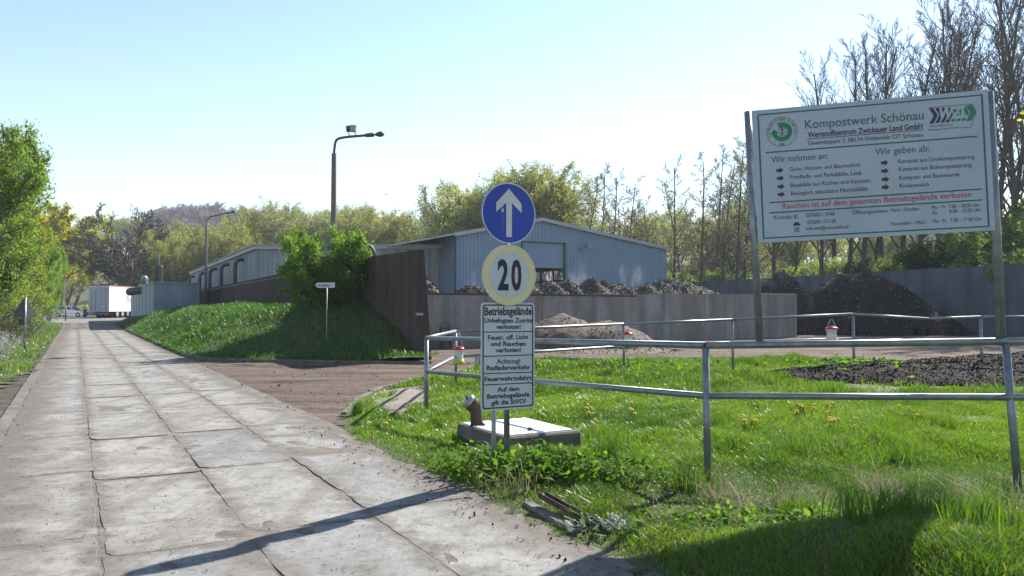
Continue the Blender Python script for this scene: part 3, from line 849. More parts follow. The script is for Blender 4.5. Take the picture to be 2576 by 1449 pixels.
# ------------------------------------------------------------------ lettering
BOARD_TEXT = [  # text, left end, right end of the base line (measured on an enlargement of the board), capital height, weight, ink
 ("Kompostwerk Schönau", (610, 405), (1622, 325), 74, 0.006, 'green_text'),
 ("Wertstoffzentrum Zwickauer Land GmbH", (632, 480), (1612, 405), 46, 0.020, 'purple_ink'),
 ("Gewerbepark 3, 08134 Wildenfels OT Schönau", (633, 545), (1615, 472), 35, 0.0, 'text_dark'),
 ("Wir nehmen an:", (318, 695), (803, 660), 52, 0.004, 'green_text'),
 ("Wir geben ab:", (1208, 630), (1668, 597), 54, 0.004, 'green_text'),
 ("Grün-, Hecken- und Baumschnitt", (475, 768), (1080, 728), 34, 0.0, 'text_dark'),
 ("Friedhofs- und Parkabfälle, Laub", (478, 835), (1086, 797), 34, 0.0, 'text_dark'),
 ("Bioabfälle aus Küchen und Kantinen", (482, 905), (1165, 863), 34, 0.0, 'text_dark'),
 ("Biologisch abbaubare Marktabfälle", (485, 975), (1142, 933), 34, 0.0, 'text_dark'),
 ("Kompost aus Grünkompostierung", (1403, 700), (2053, 660), 34, 0.0, 'text_dark'),
 ("Kompost aus Biokompostierung", (1408, 768), (2026, 730), 34, 0.0, 'text_dark'),
 ("Kompost- und Blumenerde", (1410, 842), (1925, 810), 34, 0.0, 'text_dark'),
 ("Rindenmulch", (1413, 910), (1663, 897), 34, 0.0, 'text_dark'),
 ("Rauchen ist auf dem gesamten Betriebsgelände verboten", (410, 1090), (2025, 988), 48, 0.003, 'red_ink'),
 ("Kontakt:", (338, 1180), (495, 1172), 32, 0.0, 'text_dark'),
 ("037603 / 2948", (613, 1160), (857, 1147), 30, 0.0, 'text_dark'),
 ("037603 / 51128", (622, 1220), (865, 1207), 30, 0.0, 'text_dark'),
 ("Info-wzl@remondis.de", (616, 1273), (976, 1255), 30, 0.0, 'text_dark'),
 ("@", (510, 1282), (557, 1280), 34, 0.0, 'text_dark'),
 ("Öffnungszeiten:", (1005, 1137), (1315, 1120), 32, 0.0, 'text_dark'),
 ("April - Oktober", (1337, 1115), (1580, 1102), 30, 0.0, 'text_dark'),
 ("November - März", (1340, 1233), (1628, 1217), 30, 0.0, 'text_dark'),
 ("Mo - Fr", (1688, 1093), (1803, 1085), 30, 0.0, 'text_dark'),
 ("7.00 - 18.00 Uhr", (1830, 1085), (2098, 1070), 30, 0.0, 'text_dark'),
 ("Sa", (1690, 1135), (1730, 1133), 28, 0.0, 'text_dark'),
 ("8.00 - 12.00 Uhr", (1836, 1127), (2107, 1112), 30, 0.0, 'text_dark'),
 ("Mo - Fr", (1694, 1210), (1812, 1205), 30, 0.0, 'text_dark'),
 ("7.00 - 17.00 Uhr", (1845, 1202), (2115, 1190), 30, 0.0, 'text_dark'),
 ("RAL", (392, 547), (437, 544), 20, 0.02, 'text_dark'),
 ("Wertstoffzentrum", (1668, 392), (1868, 378), 15, 0.0, 'text_dark'),
 ("Zwickauer Land GmbH", (1658, 424), (1920, 402), 15, 0.0, 'text_dark'),
]
PANEL_TEXT = [
 ("Betriebsgelände", (124, 830), (402, 818), 45, 0.028, 'ink'),
 ("Unbefugten Zutritt", (124, 872), (405, 865), 25, 0.026, 'ink'), ("verboten!", (193, 908), (338, 903), 25, 0.026, 'ink'),
 ("Feuer, off. Licht", (148, 972), (385, 962), 25, 0.026, 'ink'), ("und Rauchen", (165, 1008), (370, 1002), 25, 0.026, 'ink'), ("verboten!", (195, 1045), (342, 1038), 25, 0.026, 'ink'),
 ("Achtung!", (200, 1110), (340, 1105), 26, 0.026, 'ink_fade'), ("Radladerverkehr", (143, 1150), (400, 1140), 26, 0.026, 'ink'),
 ("Feuerwehrzufahrt", (133, 1215), (410, 1202), 26, 0.026, 'ink'),
 ("Auf dem", (208, 1275), (338, 1268), 26, 0.026, 'ink'), ("Betriebsgelände", (150, 1317), (400, 1300), 26, 0.026, 'ink'), ("gilt die StVO!", (175, 1353), (377, 1340), 26, 0.026, 'ink'),
]
ARC = "GÜTEZEICHEN KOMPOST"
keys = {(t[0], t[4]) for t in BOARD_TEXT + PANEL_TEXT} | {("2", 0.035), ("0", 0.035), ("Lö", 0.01), ("Anmeldung", 0.02), ("H", 0.0), ("WZL", 0.045)} | {(c, 0.012) for c in ARC if c != ' '}
GL = {}
tmp = []
for kx in sorted(keys):
    cu = bpy.data.curves.new("t", 'FONT'); cu.body = kx[0]; cu.offset = kx[1]; cu.resolution_u = 3; cu.size = 1.0
    o = bpy.data.objects.new("t", cu); COL.objects.link(o); tmp.append((kx, o))
bpy.context.view_layer.update()
dg = bpy.context.evaluated_depsgraph_get()
for kx, o in tmp:
    me = bpy.data.meshes.new_from_object(o.evaluated_get(dg))
    co = np.zeros(len(me.vertices) * 3, np.float32); me.vertices.foreach_get("co", co); co = co.reshape(-1, 3)
    GL[kx] = (co[:, :2].copy(), [tuple(p.vertices) for p in me.polygons])
    bpy.data.meshes.remove(me)
for kx, o in tmp:
    cu = o.data; bpy.data.objects.remove(o); bpy.data.curves.remove(cu)
CAP = float(GL[("H", 0.0)][0][:, 1].max())
def homog(src, dst):
    A, b = [], []
    for (x, y), (u, v) in zip(src, dst):
        A += [[x, y, 1, 0, 0, 0, -u * x, -u * y], [0, 0, 0, x, y, 1, -v * x, -v * y]]; b += [u, v]
    h = np.linalg.solve(np.array(A, float), np.array(b, float))
    Hm = np.append(h, 1).reshape(3, 3)
    def f(p):
        q = Hm @ np.array([p[0], p[1], 1.0]); return (q[0] / q[2], q[1] / q[2])
    return f
def put_text(mb, key, a, b, cap, y, shear=0.0):
    """glyphs between a and b (x,z on the panel face), capital height cap"""
    co, fs = GL[key]
    x0, x1 = co[:, 0].min(), co[:, 0].max()
    dx, dz = b[0] - a[0], b[1] - a[1]
    wdt = math.hypot(dx, dz); ux, uz = dx / wdt, dz / wdt
    sx, sy = wdt / max(1e-6, x1 - x0), cap / CAP
    vs = []
    for p in co:
        lx, ly = (p[0] - x0) * sx + shear * p[1] * sy, p[1] * sy
        vs.append((a[0] + ux * lx - uz * ly, y, a[1] + uz * lx + ux * ly))
    mb.add(vs, fs)
def bar(mb, a, b, th, y):
    dx, dz = b[0] - a[0], b[1] - a[1]; L = math.hypot(dx, dz); nx, nz = -dz / L * th / 2, dx / L * th / 2
    mb.poly([(a[0] - nx, a[1] - nz), (b[0] - nx, b[1] - nz), (b[0] + nx, b[1] + nz), (a[0] + nx, a[1] + nz)], y)

# ------------------------------------------------------------------ tubular railing round the lawn
def lz(p): return float(lawn_z(np.array([p.x]), np.array([p.y]))[0])
near = [(1073, 850, 935, 12.3), (1775, 869, 996, 7.6), (2530, 859, 999, 7.1), (3350, 852, 1000, 6.7)]
back = [(1073, 850, 935, 12.3), (1146, 833, 897, 16.5), (1568, 815, 871, 19.6), (1842, 804, 861, 20.0), (2146, 790, 852, 18.8), (2467, 797, 862, 18.4), (2760, 796, 862, 18.0)]
rail = thing('tubular_railing', 'galvanised two rail tube railing bending round the grassy corner', 'railing', (0, 0, 0))
def rail_line(pts, idx, bend=None, r=0.031):
    path = []
    for i, p in enumerate(pts):
        path.append(P(p[0], p[idx], p[3]))
        if bend and bend[0] == i: path.append(P(bend[1], bend[2], bend[3]))
    for a, b in zip(path[:-1], path[1:]):
        MB().tube([a, b], r, 10).build('rail', M['galv'], rail)
rail_line(near, 1, r=0.034); rail_line(near, 2)
rail_line(back, 1, (4, 2337, 802, 18.5)); 
bb = [list(p) for p in back]
rail_line(bb, 2, (4, 2337, 858.5, 18.5))
for k, p in enumerate(near + back[1:]):
    top = P(p[0], p[1], p[3])
    bot = Vector((top.x + (0.015 if k > 0 else 0), top.y, lz(top) - 0.15))
    if k == 2: bot.x += 0.09
    MB().tube([bot, top - Vector((0, 0, 0.02))], 0.034 if k < 4 else 0.031, 10).build('post', M['galv'], rail)

# ------------------------------------------------------------------ big information board
c_TL, c_TR, c_BR, c_BL = P(1892.4, 278.7, 7.56), P(2485, 226.4, 7.1), P(2502, 579.3, 7.1), P(1905, 611.7, 7.56)
cen = (c_TL + c_TR + c_BR + c_BL) / 4
ax = ((c_TR - c_TL) + (c_BR - c_BL)) / 2; BW = ax.length; ax.normalize()
az = ((c_TL - c_BL) + (c_TR - c_BR)) / 2; az = az - ax * az.dot(ax); BH = az.length; az.normalize()
ay = az.cross(ax)
PL, PR = P(1912, 868, 7.52), P(2520, 860, 7.12)
board = tag(bpy.data.objects.new('information_board', None), 'large white information board with green frame and lettering on the railing', 'sign'); link(board)
board.matrix_world = Matrix(((ax.x, ay.x, az.x, cen.x), (ax.y, ay.y, az.y, cen.y), (ax.z, ay.z, az.z, cen.z), (0, 0, 0, 1)))
inv = board.matrix_world.inverted()
mb = MB(); mb.bbox(-BW / 2, BW / 2, -0.012, 0.012, -BH / 2, BH / 2, 0.003); bp = mb.build('panel', M['board_white'], board)
hm = homog([(155, 250), (2170, 72), (2228, 1272), (198, 1382)], [(-BW / 2, BH / 2), (BW / 2, BH / 2), (BW / 2, -BH / 2), (-BW / 2, -BH / 2)])
kz = BH / 1165.0
FY = -0.0150
inks = {}
def ink(nm):
    if nm not in inks: inks[nm] = MB()
    return inks[nm]
for s_, a, b, cap, wgt, mt in BOARD_TEXT:
    tm = MB(); put_text(tm, (s_, wgt), hm(a), hm(b), cap * kz, FY, 0.18 if cap < 16 else 0.0); tm.build('text_line', M[mt], bp)
def line_part(name, a, b, th, mt):
    tm = MB(); bar(tm, hm(a), hm(b), th * kz, FY); tm.build(name, M[mt], bp)
line_part('underline', (622, 495), (1615, 415), 5, 'purple_ink')
for a, b in (((268, 610), (2078, 470)), ((300, 1037), (2113, 920)), ((300, 1125), (2115, 1013))):
    line_part('divider_line', a, b, 11, 'teal')
for a, b in (((203, 288), (2124, 118)), ((244, 1342), (2176, 1238))):
    line_part('border_line', a, b, 11, 'teal')
line_part('border_line', (208, 294), (248, 1336), 13, 'teal'); line_part('border_line', (2118, 124), (2170, 1232), 13, 'teal')
for x, y in ((390, 762), (395, 830), (400, 900), (402, 968), (1285, 697), (1288, 767), (1293, 838), (1292, 906)):
    c = hm((x, y)); u = kz
    MB().poly([(c[0] + a * u, c[1] + b * u) for a, b in ((-28, -11), (0, -11), (0, -24), (30, 2), (0, 27), (0, 13), (-28, 13))], FY).build('arrow_mark', M['text_dark'], bp)
# fax and telephone marks
c = hm((532, 1220)); u = kz
MB().poly([(c[0] + a * u, c[1] + b * u) for a, b in ((-30, -14), (30, -12), (30, -2), (20, 2), (16, 16), (-18, 15), (-22, 1), (-30, -3))], FY).build('fax_mark', M['text_dark'], bp)
c = hm((525, 1158)); MB().ring(c[0], c[1], 15 * u, 18 * u, FY, 24).ring(c[0] + 8 * u, c[1], 10 * u, 17 * u, FY - .0006, 10, 2.2, 4.1).build('telephone_mark', M['text_dark'], bp)
# compost seal
c = hm((412, 430)); r = 128 * kz
ink('text_dark').ring(c[0], c[1], r * 0.975, r, FY, 64)
ink('green_ink').ring(c[0], c[1], r * 0.36, r * 0.66, FY, 40, math.radians(-170), math.radians(118))
ink('green_ink').poly([(c[0] + math.cos(q) * rr * r, c[1] + math.sin(q) * rr * r) for q, rr in ((math.radians(190), .78), (math.radians(190), .24), (math.radians(160), .55))], FY - .0006)
bar(ink('text_dark'), (c[0] - r * .33, c[1] - r * .05), (c[0] + r * .33, c[1] - r * .05), 2.5 * kz, FY - .0006)
bar(ink('text_dark'), (c[0], c[1] - r * .3), (c[0], c[1] + r * .42), 7 * kz, FY - .0006)
for sx in (-1, 1):
    ink('text_dark').ring(c[0] + sx * r * .13, c[1] + r * .22, r * .09, r * .12, FY - .0006, 14)
    bar(ink('text_dark'), (c[0], c[1] - r * .12), (c[0] + sx * r * .2, c[1] - r * .32), 3 * kz, FY - .0006)
    q = math.radians(-90 + sx * 38)
    ink('text_dark').ring(c[0] + math.cos(q) * r * .82, c[1] + math.sin(q) * r * .82, 0.0, r * .03, FY, 10)
n_ = len(ARC)
for i, ch in enumerate(ARC):
    if ch == ' ': continue
    q = math.radians(205 - 228 * (i + .5) / n_)
    rb = r * 0.77; px_, pz_ = c[0] + math.cos(q) * rb, c[1] + math.sin(q) * rb
    tx, tz = math.sin(q), -math.cos(q); hw = (0.055 if ch != 'I' else 0.018) * r
    put_text(ink('text_dark'), (ch, 0.012), (px_ - tx * hw, pz_ - tz * hw), (px_ + tx * hw, pz_ + tz * hw), r * 0.15, FY)
for nm, m_ in inks.items(): m_.build('seal', M[nm], bp)
inks.clear()
# chevron emblem with the three letters
def hp(pts): return [hm(p) for p in pts]
ink('purple_ink').poly(hp([(1665, 232), (1702, 229), (1742, 290), (1705, 362), (1668, 365), (1708, 295)]), FY)
ink('green_ink').poly(hp([(1985, 212), (2028, 196), (2066, 262), (2030, 335), (1985, 340), (2020, 270)]), FY)
for k_, x in enumerate((1722, 1765, 1808, 1855, 1900, 1945)):
    ink('purple_ink' if k_ < 3 else 'green_ink').poly(hp([(x, 230 - k_ * 3.2), (x + 30, 227 - k_ * 3.2), (x + 64, 285 - k_ * 3), (x + 28, 356 - k_ * 4), (x - 2, 359 - k_ * 4), (x + 34, 288 - k_ * 3)]), FY)
a, b = hm((1738, 330)), hm((1990, 306)); put_text(ink('board_white'), ("WZL", 0.045), a, b, 92 * kz, FY - .0010, 0.2)
for p, q in (((1664, 226), (2036, 194)), ((2036, 194), (2070, 262)), ((2070, 262), (2026, 392)), ((2026, 392), (1930, 400))):
    bar(ink('text_dark'), hm(p), hm(q), 3.2 * kz, FY)
for nm, m_ in inks.items():
    m_.build({'board_white': 'emblem_letters', 'text_dark': 'emblem_outline'}.get(nm, 'emblem'), M[nm], bp)
for x, y in ((205, 262), (507, 233), (820, 203), (1133, 180), (1460, 150), (240, 1352), (558, 1340), (870, 1325), (1190, 1308), (1515, 1287), (1850, 1266), (2180, 1252)):
    c = hm((x, y)); MB().ring(c[0], c[1], 0, 5 * kz, FY, 10).build('bolt', M['galv'], bp)
for top, bot, r in ((P(1884, 279, 7.63), P(1912, 868, 7.535), 0.036), (P(2494, 228, 7.17), P(2520, 862, 7.13), 0.040)):
    a, b = inv @ (top + Vector((0, .035, 0))), inv @ (bot + Vector((0, .0, 0)))
    MB().tube([b, a], r, 10).build('post', M['galv'], board)
for z in (-0.4, 0.42):
    mb = MB(); mb.box(-BW / 2 + 0.0, BW / 2 - 0.0, 0.0122, 0.035, z - 0.02, z + 0.02); mb.build('cross_bar', M['galv'], board)

# ------------------------------------------------------------------ traffic sign post: arrow, 20, rules
SP = Vector((-0.031, 7.80, 0.0)); SP.z = lz(SP) - 0.02
sign = thing('traffic_sign', 'post with blue straight ahead arrow, speed 20 disc and white rules panel', 'sign', SP, math.atan2(RV.y, RV.x))
z_ = lambda y: EYE + (HORIZ - y) * 7.8 / FPX - SP.z
MB().tube([(0.005, 0.05, -.3), (0, 0.05, z_(462))], 0.03, 10).build('post', M['galv'], sign)
MB().tube([(-.125, 0.085, -.3), (-.122, 0.085, z_(900))], 0.024, 8).build('post', M['alu'], sign)
def disc(name, zc, r, y0, face, back='alu'):
    mb = MB(); n = 56
    prof = [(r * math.cos(2 * math.pi * k / n), zc + r * math.sin(2 * math.pi * k / n)) for k in range(n)]
    mb.prism(prof, y0, y0 + 0.004); o = mb.build(name, M[face], sign)
    mb = MB(); mb.prism([(x * 0.985, zc + (z - zc) * 0.985) for x, z in prof], y0 + 0.0045, y0 + 0.0225); mb.build('back_plate', M[back], o)
    return o
zb = z_(536)
bd = disc('blue_disc', zb, 0.302, -0.002, 'sign_blue')
MB().ring(0, zb, 0.289, 0.301, -0.0045, 64).build('rim', M['sign_grey'], bd)
u = 0.302 / 180.0   # measured on an enlargement of the disc, radius 180
arrow = [(-19, -140), (19, -140), (19, 62), (84, 5), (84, 58), (0, 145), (-84, 58), (-84, 5), (-19, 62)]
ar = MB(); ar.poly([(a * u, zb + b * u) for a, b in arrow[:3] + [arrow[8]]], -0.0048)
ar.poly([(a * u, zb + b * u) for a, b in (arrow[2], arrow[3], arrow[4], arrow[5])], -0.0048)
ar.poly([(a * u, zb + b * u) for a, b in (arrow[8], arrow[2], arrow[5])], -0.0048)
ar.poly([(a * u, zb + b * u) for a, b in (arrow[8], arrow[5], arrow[6], arrow[7])], -0.0048)
arw = ar.build('arrow', M['sign_grey'], bd)
mb = MB()
for a, b, q in ((-46, 40, 7), (-44, 22, 6), (-42, 12, 9)): mb.ring(a * u, zb + b * u, 0, q * u, -0.0051, 7)
for k in range(7): mb.ring((-43 + (k % 2) * 2) * u, zb + (-18 - k * 13) * u, 0, 2.2 * u, -0.0046, 6)
mb.build('scuff', M['white_sign'], bd)
zy = z_(692)
yd = disc('speed_disc', zy, 0.300, -0.012, 'sign_cream')
MB().ring(0, zy, 0.289, 0.2995, -0.0145, 64).build('rim', M['sign_grey'], yd)
MB().ring(0, zy, 0.0, 0.225, -0.0148, 56).build('white_field', M['white_sign'], yd)
mb = MB()
put_text(mb, ("2", 0.035), (-0.132, zy - 0.138), (-0.012, zy - 0.138), 0.275, -0.0165)
put_text(mb, ("0", 0.035), (0.018, zy - 0.138), (0.134, zy - 0.138), 0.275, -0.0165)
mb.build('numeral', M['ink'], yd)
mb = MB()
for x in (-.04, .04):
    for z in (.205, -.2): mb.ring(x, zy + z, 0, .006, -0.0155, 8)
mb.build('rivet', M['alu'], yd)
PW, PH, zp = 0.600, 1.045, z_(895.5)
def rrect(w, h, r, zc, n=6):
    o = []
    for cx, cz, a0 in ((w / 2 - r, h / 2 - r, 0), (-w / 2 + r, h / 2 - r, 90), (-w / 2 + r, -h / 2 + r, 180), (w / 2 - r, -h / 2 + r, 270)):
        for k in range(n + 1):
            q = math.radians(a0 + 90 * k / n); o.append((cx + r * math.cos(q), zc + cz + r * math.sin(q)))
    return o
mb = MB(); mb.prism(rrect(PW, PH, 0.035, zp), 0.0125, 0.0165); pan = mb.build('rules_panel', M['white_sign'], sign)
mb = MB(); mb.prism(rrect(PW * .99, PH * .99, 0.035, zp), 0.0168, 0.0195); mb.build('back_plate', M['alu'], pan)
o1, o2 = rrect(PW - 0.035, PH - 0.035, 0.026, zp), rrect(PW - 0.060, PH - 0.060, 0.02, zp)
mb = MB(); n = len(o1)
mb.add([(a, 0.0100, b) for a, b in o1] + [(a, 0.0100, b) for a, b in o2], [(i, (i + 1) % n, n + (i + 1) % n, n + i) for i in range(n)])
mb.build('border', M['ink'], pan)
hp2 = homog([(102, 757), (418, 748), (432, 1367), (115, 1390)], [(-PW / 2, zp + PH / 2), (PW / 2, zp + PH / 2), (PW / 2, zp - PH / 2), (-PW / 2, zp - PH / 2)])
kp = PH / 626.0
pk = {}
for s_, a, b, cap, wgt, mt in PANEL_TEXT:
    tm = MB(); put_text(tm, (s_, wgt), hp2(a), hp2(b), cap * kp, 0.0100); tm.build('text_line', M[mt], pan)
for a, b in (((122, 928), (412, 917)), ((124, 1070), (412, 1055)), ((127, 1170), (413, 1157)), ((127, 1236), (415, 1220))):
    tm = MB(); bar(tm, hp2(a), hp2(b), 5.5 * kp, 0.0100); tm.build('divider_line', M['ink'], pan)
mb = MB(); bar(mb, hp2((385, 1212)), hp2((432, 1238)), 4 * kp, 0.0094); bar(mb, hp2((270, 1185)), hp2((292, 1200)), 3 * kp, 0.0094); mb.build('scratch', M['ink_fade'], pan)
for z in (z_(760) - .12, z_(1000), zb - .1, zb + .1, zy + .1, zy - .1):
    mb = MB(); mb.box(-0.05, 0.05, 0.024, 0.082, z - .012, z + .012); mb.build('clamp', M['galv'], sign)

# plate on the rear rail
pl = thing('small_plate', 'small white plate with black letters half hidden behind the rules panel', 'sign', P(1222, 908, 17.2))
mb = MB(); mb.box(-.235, .235, -.004, .004, -.085, .085); pp = mb.build('plate', M['white_sign'], pl)
mb = MB(); o1, o2 = [(-.225, -.075), (.225, -.075), (.225, .075), (-.225, .075)], [(-.217, -.067), (.217, -.067), (.217, .067), (-.217, .067)]
mb.add([(a, -.006, b) for a, b in o1 + o2], [(i, (i + 1) % 4, 4 + (i + 1) % 4, 4 + i) for i in range(4)])
put_text(mb, ("Lö", 0.01), (-.145, -.045), (-.02, -.045), 0.095, -.006); mb.build('lettering', M['ink'], pp)
mb = MB(); mb.tube([(-.1, .01, .08), (-.1, .015, .22)], .006, 5); mb.tube([(.1, .01, .08), (.1, .015, .22)], .006, 5); mb.build('tie', M['galv'], pl)

# arrow sign on the bank
q = P(822, 795, 25.6); q.z = float(bank_z(np.array([q.x]), np.array([q.y]))[0])
an = thing('direction_sign', 'white arrow shaped direction sign pointing left on the grass bank', 'sign', q)
zt = EYE + (HORIZ - 717.5) * 25.6 / FPX - q.z
MB().tube([(0, 0, -.3), (0, 0, zt + .05)], 0.019, 8).build('post', M['alu'], an)
mb = MB(); mb.prism([(.26, zt - .085), (.26, zt + .085), (-.29, zt + .085), (-.375, zt), (-.29, zt - .085)], -0.045, -0.04); ap = mb.build('arrow_plate', M['white_sign'], an)
mb = MB(); put_text(mb, ("Anmeldung", 0.02), (-.28, zt - .04), (.13, zt - .04), .075, -.048); mb.build('lettering', M['purple_ink'], ap)

# back of a warning sign in the left verge
q = G(62, 886); 
ws = thing('warning_sign', 'back of a triangular road sign on a thin post in the left verge', 'sign', (q.x, q.y, -.05), math.atan2(RV.y, RV.x) + 0.6)
MB().tube([(0, 0, -.2), (0, 0, 2.12)], 0.035, 8).build('post', M['galv'], ws)
mb = MB(); mb.prism([(-.45, 1.36), (.45, 1.36), (.48, 1.40), (.02, 2.10), (-.02, 2.10), (-.48, 1.40)], 0.04, 0.046); mb.build('triangle_plate', plain('dull_sign_back', (0.085, 0.10, 0.095), .7), ws)
mb = MB(); mb.prism(rrect(.46, .22, .03, 1.19), 0.04, 0.046); mb.build('supplementary_plate', M['steel_dark'], ws)

# ------------------------------------------------------------------ street lamps
def lamp(label, x, Y, ytop, arm, flood=False):
    base = P(x, 775, Y); base.z = float(gz(base.x, base.y)) - .1
    t = thing('street_lamp', label, 'street lamp', base, 0, 'concrete street lamps along the wall')
    top = P(x + 2, ytop, Y) - base
    r1 = 0.11
    MB().tube([(0, 0, 0), (0, 0, top.z)], [0.17, r1], 8, False).build('pole', M['lamp_pole'], t)
    pts = [P(ax_, ay_, Y) - base for ax_, ay_ in arm]
    # round the bend
    pth = [Vector((0, 0, top.z - .3)), Vector((0, 0, top.z))] + pts
    sm = [pth[0], pth[1]]
    for i in range(2, len(pth) - 1):
        a, b, c = pth[i - 1].lerp(pth[i], .6), pth[i], pth[i].lerp(pth[i + 1], .4)
        for k in range(4):
            tt = k / 3; sm.append(a.lerp(b, tt).lerp(b.lerp(c, tt), tt))
    sm.append(pth[-1])
    MB().tube(sm, 0.058, 8).build('arm', M['steel_dark'], t)
    e = pth[-1]; dr = (pth[-1] - pth[-2]).normalized()
    mb = MB(); mb.tube([e - dr * .15, e + dr * .0, e + dr * .25, e + dr * .3], [.07, .10, .10, .03], 8)
    mb.tube([e + dr * .28, e + dr * .38, e + dr * .48, e + dr * .66, e + dr * .74], [.03, .08, .13, .12, .02], 8, False); mb.build('lamp_head', M['steel_dark'], t)
    if flood:
        f = e - dr * .75 + Vector((0, 0, .36))
        mb = MB()
        mb.hexa([f + Vector(v) for v in ((-.05, -.12, -.14), (.2, -.14, -.16), (.2, .12, -.16), (-.05, .12, -.14), (-.05, -.08, .15), (.22, -.1, .14), (.22, .12, .14), (-.05, .12, .15))])
        mb.build('floodlight', M['alu'], t)
        mb = MB(); mb.lathe([(.05, -.13), (.13, -.12), (.14, .12), (.06, .13)], f + Vector((-.12, .05, 0)), 12); mb.build('floodlight_back', M['steel_dark'], t)
        mb = MB()
        for dx in (-.14, .18): mb.tube([f + Vector((dx, 0, -.06)), f + Vector((dx, 0, -.24)), f + Vector((dx * .5 + .1, 0, -.40))], .022, 6)
        mb.build('bracket', M['steel_dark'], t)
    return t
M['lamp_pole'] = pm('weathered_concrete_pole', (0.13, 0.105, 0.10), (0.17, 0.145, 0.135), 3, 0.9, bmp=0.2)
lamp('tall concrete street lamp with extra floodlight rising behind the bush', 838, 35.5, 386, ((842, 366), (846, 350), (866, 345), (926, 340)), True)
lamp('street lamp with curved arm behind the left end of the brown wall', 517, 72, 574, ((520, 558), (523, 547), (540, 543), (572, 536)))
lamp('faint slim street lamp far behind the filter box', 482, 130, 640, ((482, 628), (481, 624), (478, 622), (474, 622)))

# ------------------------------------------------------------------ fly traps hanging on the railing
def fly_trap(label, x, ytop, Y, wdt, hgt, tie, red=True):
    t = thing('fly_trap', label, 'fly trap', P(x, ytop, Y), 0, 'fly traps hung on the railing')
    s = wdt
    mb = MB(); mb.lathe([(s * .50, 0), (s * .52, -.02), (s * .46, -.035), (s * .42, -hgt * .45), (s * .50, -hgt * .8), (s * .52, -hgt), (s * .2, -hgt * 1.01)], (0, 0, 0), 14); mb.build('bag', M['trap_bag'], t)
    mb = MB(); mb.lathe([(s * .535, -hgt * .72), (s * .545, -hgt * .98), (s * .5, -hgt * 1.03)], (0, 0, 0), 14); mb.build('bait', M['yellow_fluid'], t)
    mb = MB(); mb.lathe([(s * .56, 0.0), (s * .58, .022), (s * .5, .045), (s * .3, .05)], (0, 0, 0), 14); ld = mb.build('lid', M['red'], t)
    mb = MB(); mb.lathe([(s * .34, .051), (s * .3, .07), (s * .1, .072)], (0, 0, 0), 10); mb.build('lid_cap', M['red'], ld)
    mb = MB()
    for sx in (-1, 1): mb.tube([(sx * s * .45, 0, .03), (sx * s * .05, 0, tie)], .006, 4)
    mb.build('string', M['plastic_white'], t)
M['trap_bag'] = pm('milky_plastic_bag', (0.66, 0.66, 0.63), (0.5, 0.5, 0.48), 30, 0.35, kind='obj')
fly_trap('milky fly trap bag with red lid hanging left of the rules panel', 1154, 880, 16.3, .21, .28, .36)
fly_trap('white fly trap with red rim hanging in front of the dirt heap', 1579, 842, 19.4, .20, .22, .22)
fly_trap('clear fly trap with green bait hanging near the end of the compost wall', 2092, 828, 18.9, .26, .30, .24)

# ------------------------------------------------------------------ covered shaft, vent pipe, steel bits
FR = Vector((.79, 9.0, 0)); zs = 0.28
sh = thing('shaft_cover', 'raised square concrete shaft with a white cover plate on the lawn', 'cover', (FR.x, FR.y, 0), math.atan2(RV.y, RV.x))
MB().bbox(-1.0, 0, 0, 1.2, -.1, zs - .012, .02).build('concrete_base', M['kerb'], sh)
mb = MB(); mb.bbox(-.95, -.09, .07, 1.14, zs - .0115, zs + .004, .004); mb.build('white_plate', M['white_plate'], sh)
mb = MB(); mb.lathe([(.03, 0), (.035, .02), (.012, .035)], (-.55, .22, zs + .004), 8); mb.lathe([(.03, 0), (.035, .02), (.012, .035)], (-.85, .8, zs + .004), 8); mb.build('lug', M['steel_dark'], sh)
vp = thing('vent_pipe', 'short rusty brown vent pipe with a bent pale mouth beside the shaft', 'pipe', P(1199, 1066, 9.35) * 1.0)
vp.location.z = lz(vp.location)
hh = .30
pth = [(0, 0, -.2), (0, 0, hh)] + [(-.10 * (1 - math.cos(q)), -.02 * (1 - math.cos(q)), hh + .16 * math.sin(q)) for q in (0.3, .6, .9, 1.2)]
MB().tube(pth, .074, 14).build('pipe', M['rust'], vp)
mb = MB(); a, b = Vector(pth[-2]), Vector(pth[-1]); dd = (b - a).normalized()
mb.tube([b - dd * .045, b + dd * .015], [.088, .088], 14); mb.build('collar', M['rust'], vp)
mb = MB(); mb.tube([b + dd * .0155, b + dd * .06, b + dd * .07], [.09, .088, .06], 14); mb.build('cap', M['alu'], vp)
mb = MB(); q = b + dd * .07; mb.tube([q, q + Vector((0, 0, .05))], .012, 6); mb.build('bolt', M['steel_dark'], vp)
ch = thing('steel_channel', 'rusty steel channel lying in the grass at the road edge', 'steel bar', G(1362, 1256, .1))
a, b = Vector((0, 0, 0.02)), G(1508, 1332, .05) - G(1362, 1256, .1)
dd = (b - a).normalized(); sd = Vector((dd.y, -dd.x, 0)).normalized()
mb = MB()
for o0, o1, z0, z1 in ((-.034, -.028, 0, .045), (.028, .034, 0, .045), (-.0279, .0279, .0, .010)):
    mb.hexa([a + sd * o0 + Vector((0, 0, z0)), b + sd * o0 + Vector((0, 0, z0)), b + sd * o1 + Vector((0, 0, z0)), a + sd * o1 + Vector((0, 0, z0)),
             a + sd * o0 + Vector((0, 0, z1)), b + sd * o0 + Vector((0, 0, z1)), b + sd * o1 + Vector((0, 0, z1)), a + sd * o1 + Vector((0, 0, z1))])
mb.build('profile', M['rust'], ch)
ks = kerb_run('kerb', [G(1325, 1262, .05), G(1455, 1335, .05)], 0.055, 0.10, 0.95)

